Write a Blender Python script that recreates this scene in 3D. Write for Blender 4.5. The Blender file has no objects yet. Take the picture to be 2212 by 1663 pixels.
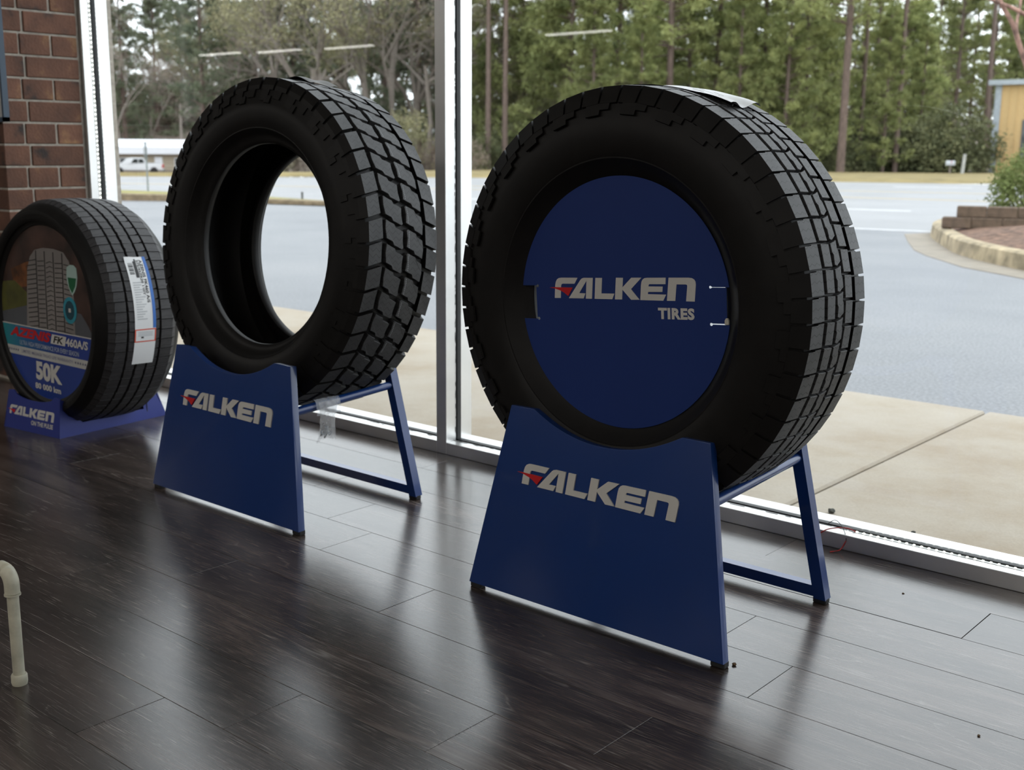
import bpy, bmesh, math, random
import numpy as np
from mathutils import Vector, Matrix

S = bpy.context.scene
COL = S.collection
rnd = random.Random(7)

# ------------------------------------------------------------------ camera
FPX = 2514.47
YAW, PITCH, ROLL = 0.70785, 0.200823, 0.007948
CAM = Vector((0, 0, 1.0))
_f = Vector((-math.sin(YAW) * math.cos(PITCH), math.cos(YAW) * math.cos(PITCH), -math.sin(PITCH)))
_r = Vector((math.cos(YAW), math.sin(YAW), 0))
_u = _r.cross(_f)
R2 = _r * math.cos(ROLL) + _u * math.sin(ROLL)
U2 = -_r * math.sin(ROLL) + _u * math.cos(ROLL)


def ray(x, y):
    return _f + R2 * ((x - 1106) / FPX) - U2 * ((y - 831.5) / FPX)


def onz(x, y, z=0.0):
    d = ray(x, y)
    return CAM + d * ((z - CAM.z) / d.z)


def ony(x, y, Y):
    d = ray(x, y)
    return CAM + d * (Y / d.y)


def ondepth(x, y, dep):
    return CAM + ray(x, y) * dep


cd = bpy.data.cameras.new('camera')
cam = bpy.data.objects.new('camera', cd)
COL.objects.link(cam)
m3 = Matrix((R2, U2, -_f)).transposed()
cam.matrix_world = Matrix.Translation(CAM) @ m3.to_4x4()
cd.sensor_width = 36
cd.sensor_fit = 'HORIZONTAL'
cd.lens = 36 * FPX / 2212
cd.clip_start = 0.02
cd.clip_end = 1000
cd.dof.use_dof = True
cd.dof.focus_distance = 2.35
cd.dof.aperture_fstop = 6.2
S.camera = cam

# ------------------------------------------------------------------ world, exposure
W = bpy.data.worlds.new('overcast_sky')
S.world = W
W.use_nodes = True
wn = W.node_tree
wn.nodes['Background'].inputs[0].default_value = (0.90, 0.95, 1.0, 1)
wn.nodes['Background'].inputs[1].default_value = 3.4
S.view_settings.view_transform = 'Standard'
S.view_settings.look = 'None'
S.view_settings.exposure = 0.0
S.view_settings.gamma = 1.0
S.view_settings.use_curve_mapping = False
try:
    S.cycles.use_denoising = True
    S.cycles.max_bounces = 10
    S.cycles.transparent_max_bounces = 16
    S.cycles.sample_clamp_indirect = 6
    S.cycles.caustics_reflective = False
    S.cycles.caustics_refractive = False
except Exception:
    pass


# ------------------------------------------------------------------ materials
def new_mat(name):
    m = bpy.data.materials.new(name)
    m.use_nodes = True
    return m, m.node_tree, m.node_tree.nodes, m.node_tree.links, m.node_tree.nodes['Principled BSDF']


def ramp(N, stops):
    n = N.new('ShaderNodeValToRGB')
    e = n.color_ramp.elements
    while len(e) < len(stops):
        e.new(0.5)
    for i, (p, c) in enumerate(stops):
        e[i].position = p
        e[i].color = (c[0], c[1], c[2], 1)
    return n


def mat(name, col, rough=0.5, metal=0.0, spec=0.5, var=0.12, scale=8.0, bump=0.0, bscale=60.0, emit=None, estr=0.0,
        stretch=(1, 1, 1), coat=0.0):
    """plain procedural material: colour gently broken up by noise, optional bump"""
    m, T, N, L, P = new_mat(name)
    tc = N.new('ShaderNodeTexCoord')
    mp = N.new('ShaderNodeMapping')
    mp.inputs['Scale'].default_value = stretch
    L.new(tc.outputs['Object'], mp.inputs[0])
    nz = N.new('ShaderNodeTexNoise')
    nz.inputs['Scale'].default_value = scale
    nz.inputs['Detail'].default_value = 6
    L.new(mp.outputs[0], nz.inputs['Vector'])
    a = [max(0, c * (1 - var)) for c in col]
    b = [min(1, c * (1 + var)) for c in col]
    r = ramp(N, [(0.3, a), (0.7, b)])
    L.new(nz.outputs[0], r.inputs[0])
    L.new(r.outputs[0], P.inputs['Base Color'])
    P.inputs['Roughness'].default_value = rough
    P.inputs['Metallic'].default_value = metal
    P.inputs['Specular IOR Level'].default_value = spec
    if coat:
        P.inputs['Coat Weight'].default_value = coat
        P.inputs['Coat Roughness'].default_value = 0.1
    if bump:
        n2 = N.new('ShaderNodeTexNoise')
        n2.inputs['Scale'].default_value = bscale
        n2.inputs['Detail'].default_value = 5
        L.new(mp.outputs[0], n2.inputs['Vector'])
        bp = N.new('ShaderNodeBump')
        bp.inputs['Strength'].default_value = bump
        bp.inputs['Distance'].default_value = 0.004
        L.new(n2.outputs[0], bp.inputs['Height'])
        L.new(bp.outputs[0], P.inputs['Normal'])
    if emit:
        P.inputs['Emission Color'].default_value = (*emit, 1)
        P.inputs['Emission Strength'].default_value = estr
    return m


M = {}
M['blue'] = mat('painted blue steel', (0.005, 0.034, 0.165), 0.34, spec=0.35, var=0.05, scale=3, bump=0.02, bscale=250, coat=0.5)
M['blue_disc'] = mat('blue printed board', (0.013, 0.034, 0.160), 0.5, spec=0.25, var=0.05, scale=3)
M['blue_card'] = mat('violet blue card', (0.030, 0.045, 0.24), 0.45, spec=0.35, var=0.06, scale=5)
M['white_letter'] = mat('off white letters', (0.60, 0.585, 0.55), 0.4, var=0.03)
M['red_letter'] = mat('red letter accent', (0.55, 0.012, 0.015), 0.4, var=0.04)
M['rubber_pad'] = mat('black rubber foot', (0.012, 0.012, 0.012), 0.7)
M['alu'] = mat('white painted aluminium frame', (0.80, 0.80, 0.79), 0.36, metal=0.7, spec=0.5, var=0.04, scale=12, bump=0.02, bscale=120)
M['gasket'] = mat('black glazing gasket', (0.012, 0.013, 0.014), 0.6)
M['caulk'] = mat('grey caulk', (0.30, 0.30, 0.29), 0.8)
M['pvc'] = mat('aged cream plastic pipe', (0.46, 0.44, 0.345), 0.42, var=0.28, scale=26)
M['steel_bolt'] = mat('zinc plated steel', (0.45, 0.50, 0.55), 0.25, metal=1.0)
M['mortar'] = mat('grey mortar', (0.44, 0.40, 0.345), 0.95, var=0.2, scale=40, bump=0.5, bscale=150)
M['wall_in'] = mat('painted interior wall', (0.52, 0.51, 0.49), 0.8)
M['ceiling'] = mat('ceiling tile white', (0.72, 0.72, 0.70), 0.9)
M['yellow_band'] = mat('yellow painted soffit', (0.88, 0.55, 0.05), 0.5, var=0.05)
M['tube'] = mat('lit fluorescent tube', (0.9, 0.9, 0.9), 0.5, emit=(1, 0.97, 0.92), estr=7)
M['fill_panel'] = mat('glowing fill panel', (0.9, 0.9, 0.9), 0.5, emit=(1, 0.96, 0.90), estr=9)  # glow of the added fill panels, no seen fixture
M['led'] = mat('lit led diode', (0.9, 0.9, 0.8), 0.4, emit=(0.97, 1.0, 0.88), estr=6)
M['led_tape'] = mat('white led tape', (0.72, 0.73, 0.70), 0.35)
M['wire_red'] = mat('red wire insulation', (0.42, 0.012, 0.012), 0.4)
M['wire_black'] = mat('black wire insulation', (0.012, 0.012, 0.012), 0.4)
M['stone'] = mat('small grey stone', (0.06, 0.06, 0.05), 0.9, var=0.4, scale=60)
M['crumb'] = mat('brown crumb', (0.10, 0.06, 0.03), 0.9, var=0.4, scale=100)
M['paper'] = mat('white paper label', (0.86, 0.87, 0.88), 0.55, var=0.02)
M['ink'] = mat('black ink', (0.02, 0.02, 0.022), 0.6)
M['ink_gray'] = mat('grey fine print', (0.42, 0.44, 0.46), 0.6)
M['ink_red'] = mat('red orange ink', (0.72, 0.10, 0.05), 0.6)
M['ink_blue'] = mat('blue ink', (0.03, 0.16, 0.55), 0.5)
M['sign_frame'] = mat('dark blue sign frame', (0.03, 0.06, 0.10), 0.4)
M['sign_face'] = mat('pale grey sign face', (0.50, 0.50, 0.50), 0.5)
M['concrete_curb'] = mat('weathered curb concrete', (0.29, 0.235, 0.15), 0.9, var=0.5, scale=5, bump=0.4, bscale=60)
M['apron'] = mat('gutter concrete', (0.23, 0.20, 0.16), 0.9, var=0.15, scale=3, bump=0.3, bscale=80)
M['mulch'] = mat('pine straw mulch', (0.13, 0.075, 0.05), 1.0, var=0.6, scale=14, bump=1.0, bscale=40)
M['block'] = mat('brown retaining block', (0.115, 0.080, 0.055), 0.95, var=0.3, scale=10, bump=0.8, bscale=50)
M['grass_dry'] = mat('dry winter grass', (0.20, 0.155, 0.062), 1.0, var=0.3, scale=1.2, bump=0.5, bscale=30)
M['grass_green'] = mat('patchy green grass', (0.22, 0.20, 0.065), 1.0, var=0.35, scale=1.6, bump=0.5, bscale=30)
M['road'] = mat('worn road asphalt', (0.245, 0.245, 0.25), 0.7, var=0.08, scale=0.6, bump=0.2, bscale=60)
M['line_white'] = mat('white road paint', (0.50, 0.50, 0.50), 0.6, var=0.08)
M['line_yellow'] = mat('yellow road paint', (0.40, 0.30, 0.14), 0.6, var=0.08)
M['wood_floor_dirt'] = mat('leaf litter', (0.115, 0.090, 0.070), 1.0, var=0.4, scale=1.0)
M['bark'] = mat('pine bark', (0.12, 0.085, 0.07), 0.95, var=0.35, scale=6, stretch=(3, 3, 0.5), bump=0.6, bscale=20)
M['bark_gray'] = mat('grey bark', (0.16, 0.135, 0.115), 0.95, var=0.3, scale=6, stretch=(3, 3, 0.5))
M['bark_red'] = mat('peeling reddish bark', (0.26, 0.150, 0.115), 0.8, var=0.75, scale=14, stretch=(1, 1, 0.35))
M['siding_yellow'] = mat('yellow tan siding', (0.56, 0.385, 0.180), 0.75, var=0.05)
M['trim_pale'] = mat('pale blue grey trim', (0.36, 0.40, 0.44), 0.5)
M['dark_pane'] = mat('dark window pane', (0.02, 0.03, 0.03), 0.08, spec=0.7)
M['trailer_wall'] = mat('beige siding', (0.34, 0.29, 0.22), 0.8, var=0.06)
M['trailer_roof'] = mat('white metal roof', (0.74, 0.75, 0.79), 0.5, var=0.04)
M['brown_wall'] = mat('brown siding', (0.16, 0.10, 0.07), 0.8)
M['car_white'] = mat('white car paint', (0.72, 0.73, 0.75), 0.25, var=0.02, coat=0.5)
M['tail_red'] = mat('red tail light', (0.45, 0.02, 0.02), 0.25)
M['tyre_far'] = mat('far tyre rubber', (0.02, 0.02, 0.02), 0.8)
M['galv'] = mat('galvanised post', (0.22, 0.25, 0.24), 0.5, metal=0.4)
M['post_white'] = mat('weathered white post', (0.38, 0.38, 0.36), 0.8, var=0.15)
M['mailbox'] = mat('grey mailbox metal', (0.40, 0.42, 0.45), 0.5)


def rubber(name, base, mode):
    """tyre rubber; mode draws the thin moulded sipes from the UV (u = pitch count, v = axial metres)"""
    m, T, N, L, P = new_mat(name)
    nz = N.new('ShaderNodeTexNoise')
    nz.inputs['Scale'].default_value = 25
    tc = N.new('ShaderNodeTexCoord')
    L.new(tc.outputs['Object'], nz.inputs['Vector'])
    r = ramp(N, [(0.3, [c * 0.8 for c in base]), (0.75, [c * 1.25 for c in base])])
    L.new(nz.outputs[0], r.inputs[0])
    P.inputs['Roughness'].default_value = 0.56
    P.inputs['Specular IOR Level'].default_value = 0.42
    if not mode:
        P.inputs['Specular IOR Level'].default_value = 0.22
        P.inputs['Roughness'].default_value = 0.5
        L.new(r.outputs[0], P.inputs['Base Color'])
        return m
    uv = N.new('ShaderNodeUVMap')
    sx = N.new('ShaderNodeSeparateXYZ')
    L.new(uv.outputs[0], sx.inputs[0])

    def mth(op, a, b=None, c=None):
        n = N.new('ShaderNodeMath')
        n.operation = op
        for i, v in enumerate((a, b, c)):
            if v is None:
                continue
            if isinstance(v, (int, float)):
                n.inputs[i].default_value = v
            else:
                L.new(v, n.inputs[i])
        return n.outputs[0]
    k, amp, fr, wd = {'ht': (3.0, 0.10, 110.0, 0.05), 'at': (4.0, 0.16, 90.0, 0.045), 'sport': (2.0, 0.12, 60.0, 0.04)}[mode]
    zig = mth('PINGPONG', mth('MULTIPLY', sx.outputs[1], fr), 1.0)
    ph = mth('FRACT', mth('ADD', mth('MULTIPLY', sx.outputs[0], k), mth('MULTIPLY', zig, amp * k)))
    line = mth('LESS_THAN', mth('ABSOLUTE', mth('SUBTRACT', ph, 0.5)), wd)
    mx = N.new('ShaderNodeMix')
    mx.data_type = 'RGBA'
    L.new(line, mx.inputs[0])
    L.new(r.outputs[0], mx.inputs[6])
    mx.inputs[7].default_value = (0.004, 0.004, 0.004, 1)
    L.new(mx.outputs[2], P.inputs['Base Color'])
    bp = N.new('ShaderNodeBump')
    bp.invert = True
    bp.inputs['Strength'].default_value = 0.4
    bp.inputs['Distance'].default_value = 0.001
    L.new(line, bp.inputs['Height'])
    L.new(bp.outputs[0], P.inputs['Normal'])
    return m


M['rubber'] = rubber('tire sidewall rubber', (0.0065, 0.0058, 0.0054), None)
M['tread_ht'] = rubber('siped tread rubber', (0.041, 0.041, 0.043), 'ht')
M['tread_at'] = rubber('chunky tread rubber', (0.034, 0.034, 0.0355), 'at')
M['tread_sport'] = rubber('ribbed tread rubber', (0.036, 0.034, 0.036), 'sport')


def floor_mat():
    m, T, N, L, P = new_mat('dark wood look plank')
    tc = N.new('ShaderNodeTexCoord')
    oi = N.new('ShaderNodeObjectInfo')
    wv = N.new('ShaderNodeVectorMath')
    wv.operation = 'SCALE'
    cmb = N.new('ShaderNodeCombineXYZ')
    L.new(oi.outputs['Random'], cmb.inputs[0])
    L.new(oi.outputs['Random'], cmb.inputs[1])
    L.new(cmb.outputs[0], wv.inputs[0])
    wv.inputs['Scale'].default_value = 37.0
    ad = N.new('ShaderNodeVectorMath')
    ad.operation = 'ADD'
    L.new(tc.outputs['Object'], ad.inputs[0])
    L.new(wv.outputs[0], ad.inputs[1])

    def noise(sc, scale, det, dist=0.0):
        mp = N.new('ShaderNodeMapping')
        mp.inputs['Scale'].default_value = sc
        L.new(ad.outputs[0], mp.inputs[0])
        n = N.new('ShaderNodeTexNoise')
        n.inputs['Scale'].default_value = scale
        n.inputs['Detail'].default_value = det
        n.inputs['Distortion'].default_value = dist
        L.new(mp.outputs[0], n.inputs['Vector'])
        return n.outputs[0]
    big = noise((0.9, 5.5, 1), 2.2, 4, 1.2)
    # cathedral figure: contour bands of a stretched noise
    fig = noise((0.55, 4.0, 1), 1.6, 2, 0.6)
    ban = N.new('ShaderNodeMath')
    ban.operation = 'MULTIPLY'
    L.new(fig, ban.inputs[0])
    ban.inputs[1].default_value = 22.0
    fr = N.new('ShaderNodeMath')
    fr.operation = 'PINGPONG'
    L.new(ban.outputs[0], fr.inputs[0])
    fr.inputs[1].default_value = 1.0
    grain = noise((2.2, 60.0, 1), 2.0, 7, 0.4)
    pore = noise((7.0, 250.0, 1), 2.0, 4, 0.2)
    base = ramp(N, [(0.30, (0.018, 0.0130, 0.0115)), (0.5, (0.042, 0.031, 0.027)), (0.68, (0.078, 0.060, 0.053))])
    L.new(big, base.inputs[0])
    gr = ramp(N, [(0.30, (0.70, 0.68, 0.67)), (0.5, (0.95, 0.94, 0.93)), (0.72, (1.12, 1.10, 1.08))])
    L.new(grain, gr.inputs[0])
    mul = N.new('ShaderNodeMix')
    mul.data_type = 'RGBA'
    mul.blend_type = 'MULTIPLY'
    mul.inputs[0].default_value = 0.9
    L.new(base.outputs[0], mul.inputs[6])
    L.new(gr.outputs[0], mul.inputs[7])
    # pale limed pores, stronger along the figure lines
    pr = ramp(N, [(0.53, (0, 0, 0)), (0.68, (1, 1, 1))])
    L.new(pore, pr.inputs[0])
    fg = ramp(N, [(0.0, (1, 1, 1)), (0.16, (0.55, 0.55, 0.55)), (0.5, (0.36, 0.36, 0.36))])
    L.new(fr.outputs[0], fg.inputs[0])
    ml = N.new('ShaderNodeMath')
    ml.operation = 'MULTIPLY'
    ml.use_clamp = True
    L.new(pr.outputs[0], ml.inputs[0])
    L.new(fg.outputs[0], ml.inputs[1])
    add = N.new('ShaderNodeMix')
    add.data_type = 'RGBA'
    L.new(ml.outputs[0], add.inputs[0])
    L.new(mul.outputs[2], add.inputs[6])
    add.inputs[7].default_value = (0.20, 0.180, 0.165, 1)
    # cathedral lines: thin pale arcs where the figure bands turn, broken by the grain
    ln = ramp(N, [(0.0, (1, 1, 1)), (0.10, (0.0, 0.0, 0.0)), (1.0, (0, 0, 0))])
    L.new(fr.outputs[0], ln.inputs[0])
    zone = ramp(N, [(0.48, (0, 0, 0)), (0.62, (1, 1, 1))])
    L.new(noise((0.8, 3.0, 1), 1.3, 2), zone.inputs[0])
    brk = ramp(N, [(0.42, (0, 0, 0)), (0.60, (1, 1, 1))])
    L.new(grain, brk.inputs[0])
    m1 = N.new('ShaderNodeMath')
    m1.operation = 'MULTIPLY'
    L.new(ln.outputs[0], m1.inputs[0])
    L.new(zone.outputs[0], m1.inputs[1])
    m2 = N.new('ShaderNodeMath')
    m2.operation = 'MULTIPLY'
    L.new(m1.outputs[0], m2.inputs[0])
    L.new(brk.outputs[0], m2.inputs[1])
    m3 = N.new('ShaderNodeMath')
    m3.operation = 'MULTIPLY'
    L.new(m2.outputs[0], m3.inputs[0])
    m3.inputs[1].default_value = 0.75
    ad2 = N.new('ShaderNodeMix')
    ad2.data_type = 'RGBA'
    L.new(m3.outputs[0], ad2.inputs[0])
    L.new(add.outputs[2], ad2.inputs[6])
    ad2.inputs[7].default_value = (0.15, 0.135, 0.125, 1)
    hs = N.new('ShaderNodeHueSaturation')
    mr = N.new('ShaderNodeMapRange')
    mr.inputs[3].default_value = 0.74
    mr.inputs[4].default_value = 1.30
    L.new(oi.outputs['Random'], mr.inputs[0])
    L.new(mr.outputs[0], hs.inputs['Value'])
    L.new(ad2.outputs[2], hs.inputs['Color'])
    L.new(hs.outputs[0], P.inputs['Base Color'])
    rr = N.new('ShaderNodeMapRange')
    rr.inputs[3].default_value = 0.195
    rr.inputs[4].default_value = 0.245
    L.new(grain, rr.inputs[0])
    L.new(rr.outputs[0], P.inputs['Roughness'])
    P.inputs['Specular IOR Level'].default_value = 0.75
    bp = N.new('ShaderNodeBump')
    bp.inputs['Strength'].default_value = 0.12
    bp.inputs['Distance'].default_value = 0.0004
    L.new(pore, bp.inputs['Height'])
    L.new(bp.outputs[0], P.inputs['Normal'])
    return m


M['plank'] = floor_mat()


def brick_mat():
    m, T, N, L, P = new_mat('fired brown brick')
    tc = N.new('ShaderNodeTexCoord')
    oi = N.new('ShaderNodeObjectInfo')
    cmb = N.new('ShaderNodeCombineXYZ')
    L.new(oi.outputs['Random'], cmb.inputs[0])
    sc = N.new('ShaderNodeVectorMath')
    sc.operation = 'SCALE'
    sc.inputs['Scale'].default_value = 50
    L.new(cmb.outputs[0], sc.inputs[0])
    ad = N.new('ShaderNodeVectorMath')
    L.new(tc.outputs['Object'], ad.inputs[0])
    L.new(sc.outputs[0], ad.inputs[1])
    n1 = N.new('ShaderNodeTexNoise')
    n1.inputs['Scale'].default_value = 9
    n1.inputs['Detail'].default_value = 5
    L.new(ad.outputs[0], n1.inputs['Vector'])
    r1 = ramp(N, [(0.30, (0.040, 0.030, 0.027)), (0.40, (0.125, 0.060, 0.040)), (0.60, (0.175, 0.082, 0.052)), (0.74, (0.30, 0.165, 0.080))])
    L.new(n1.outputs[0], r1.inputs[0])
    hs = N.new('ShaderNodeHueSaturation')
    mr = N.new('ShaderNodeMapRange')
    mr.inputs[3].default_value = 0.75
    mr.inputs[4].default_value = 1.15
    L.new(oi.outputs['Random'], mr.inputs[0])
    L.new(mr.outputs[0], hs.inputs['Value'])
    L.new(r1.outputs[0], hs.inputs['Color'])
    L.new(hs.outputs[0], P.inputs['Base Color'])
    P.inputs['Roughness'].default_value = 0.85
    n2 = N.new('ShaderNodeTexNoise')
    n2.inputs['Scale'].default_value = 90
    L.new(ad.outputs[0], n2.inputs['Vector'])
    bp = N.new('ShaderNodeBump')
    bp.inputs['Strength'].default_value = 0.5
    bp.inputs['Distance'].default_value = 0.004
    L.new(n2.outputs[0], bp.inputs['Height'])
    L.new(bp.outputs[0], P.inputs['Normal'])
    return m


M['brick'] = brick_mat()


def ground_mat(name, cols, s1, s2, rough=0.85, speck=0.35, bump=0.3):
    m, T, N, L, P = new_mat(name)
    tc = N.new('ShaderNodeTexCoord')
    n1 = N.new('ShaderNodeTexNoise')
    n1.inputs['Scale'].default_value = s1
    n1.inputs['Detail'].default_value = 8
    n1.inputs['Roughness'].default_value = 0.65
    L.new(tc.outputs['Object'], n1.inputs['Vector'])
    r = ramp(N, [(0.3, cols[0]), (0.5, cols[1]), (0.72, cols[2])])
    L.new(n1.outputs[0], r.inputs[0])
    n2 = N.new('ShaderNodeTexNoise')
    n2.inputs['Scale'].default_value = s2
    n2.inputs['Detail'].default_value = 3
    L.new(tc.outputs['Object'], n2.inputs['Vector'])
    r2 = ramp(N, [(0.35, (1 - speck,) * 3), (0.65, (1 + speck * 0.0,) * 3)])
    L.new(n2.outputs[0], r2.inputs[0])
    mx = N.new('ShaderNodeMix')
    mx.data_type = 'RGBA'
    mx.blend_type = 'MULTIPLY'
    mx.inputs[0].default_value = 1
    L.new(r.outputs[0], mx.inputs[6])
    L.new(r2.outputs[0], mx.inputs[7])
    L.new(mx.outputs[2], P.inputs['Base Color'])
    P.inputs['Roughness'].default_value = rough
    bp = N.new('ShaderNodeBump')
    bp.inputs['Strength'].default_value = bump
    bp.inputs['Distance'].default_value = 0.004
    L.new(n2.outputs[0], bp.inputs['Height'])
    L.new(bp.outputs[0], P.inputs['Normal'])
    return m


M['asphalt'] = ground_mat('worn grey asphalt', ((0.165, 0.172, 0.187), (0.200, 0.207, 0.220), (0.235, 0.238, 0.248)), 0.5, 60, 0.6, 0.40, 0.5)
M['sidewalk'] = ground_mat('stained concrete', ((0.285, 0.220, 0.145), (0.36, 0.312, 0.245), (0.405, 0.365, 0.305)), 1.3, 120, 0.85, 0.10, 0.2)


def leaf_mat(name, dark, light, trans=0.25):
    m, T, N, L, P = new_mat(name)
    tc = N.new('ShaderNodeTexCoord')
    n1 = N.new('ShaderNodeTexNoise')
    n1.inputs['Scale'].default_value = 0.7
    n1.inputs['Detail'].default_value = 4
    L.new(tc.outputs['Object'], n1.inputs['Vector'])
    oi = N.new('ShaderNodeObjectInfo')
    hs = N.new('ShaderNodeHueSaturation')
    mr = N.new('ShaderNodeMapRange')
    mr.inputs[3].default_value = 0.75
    mr.inputs[4].default_value = 1.25
    L.new(oi.outputs['Random'], mr.inputs[0])
    r = ramp(N, [(0.32, dark), (0.66, light)])
    L.new(n1.outputs[0], r.inputs[0])
    L.new(r.outputs[0], hs.inputs['Color'])
    L.new(mr.outputs[0], hs.inputs['Value'])
    L.new(hs.outputs[0], P.inputs['Base Color'])
    P.inputs['Roughness'].default_value = 0.7
    P.inputs['Specular IOR Level'].default_value = 0.2
    tr = N.new('ShaderNodeBsdfTranslucent')
    L.new(hs.outputs[0], tr.inputs[0])
    ms = N.new('ShaderNodeMixShader')
    ms.inputs[0].default_value = trans
    L.new(P.outputs[0], ms.inputs[1])
    L.new(tr.outputs[0], ms.inputs[2])
    L.new(ms.outputs[0], N['Material Output'].inputs[0])
    return m


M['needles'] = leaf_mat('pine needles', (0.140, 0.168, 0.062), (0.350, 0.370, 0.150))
M['needles_dark'] = leaf_mat('dark evergreen needles', (0.105, 0.130, 0.085), (0.215, 0.240, 0.150))  # darker, greyer green, the own colour of these pines
M['leaf_olive'] = leaf_mat('olive evergreen leaves', (0.130, 0.130, 0.075), (0.285, 0.260, 0.145))
M['leaf_under'] = leaf_mat('dark undergrowth leaves', (0.065, 0.078, 0.040), (0.165, 0.165, 0.080))
M['leaf_brown'] = leaf_mat('dry brown twigs and leaves', (0.150, 0.115, 0.095), (0.270, 0.215, 0.175))
M['leaf_shrub'] = leaf_mat('glossy shrub leaves', (0.085, 0.115, 0.030), (0.235, 0.270, 0.10))


def glass_mat():
    m, T, N, L, P = new_mat('clear window glass')
    N.remove(P)
    lw = N.new('ShaderNodeLayerWeight')
    lw.inputs[0].default_value = 0.5
    pw = N.new('ShaderNodeMath')
    pw.operation = 'POWER'
    L.new(lw.outputs['Facing'], pw.inputs[0])
    pw.inputs[1].default_value = 5
    ma = N.new('ShaderNodeMath')
    ma.operation = 'MULTIPLY_ADD'
    L.new(pw.outputs[0], ma.inputs[0])
    ma.inputs[1].default_value = 0.96
    ma.inputs[2].default_value = 0.04
    t = N.new('ShaderNodeBsdfTransparent')
    t.inputs[0].default_value = (0.955, 0.965, 0.96, 1)
    g = N.new('ShaderNodeBsdfGlossy')
    g.inputs['Roughness'].default_value = 0.0
    ms = N.new('ShaderNodeMixShader')
    L.new(ma.outputs[0], ms.inputs[0])
    L.new(t.outputs[0], ms.inputs[1])
    L.new(g.outputs[0], ms.inputs[2])
    L.new(ms.outputs[0], N['Material Output'].inputs[0])
    return m


M['glass'] = glass_mat()


def film_mat(name, col, alpha):
    m, T, N, L, P = new_mat(name)
    P.inputs['Base Color'].default_value = (*col, 1)
    P.inputs['Roughness'].default_value = 0.2
    nz = N.new('ShaderNodeTexNoise')
    nz.inputs['Scale'].default_value = 60
    tc = N.new('ShaderNodeTexCoord')
    L.new(tc.outputs['Object'], nz.inputs['Vector'])
    mr = N.new('ShaderNodeMapRange')
    mr.inputs[3].default_value = alpha * 0.5
    mr.inputs[4].default_value = alpha * 1.5
    L.new(nz.outputs[0], mr.inputs[0])
    L.new(mr.outputs[0], P.inputs['Alpha'])
    return m


M['bag'] = film_mat('clear plastic film', (0.75, 0.76, 0.78), 0.30)
M['tape'] = film_mat('clear adhesive tape', (0.62, 0.66, 0.72), 0.38)


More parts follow.
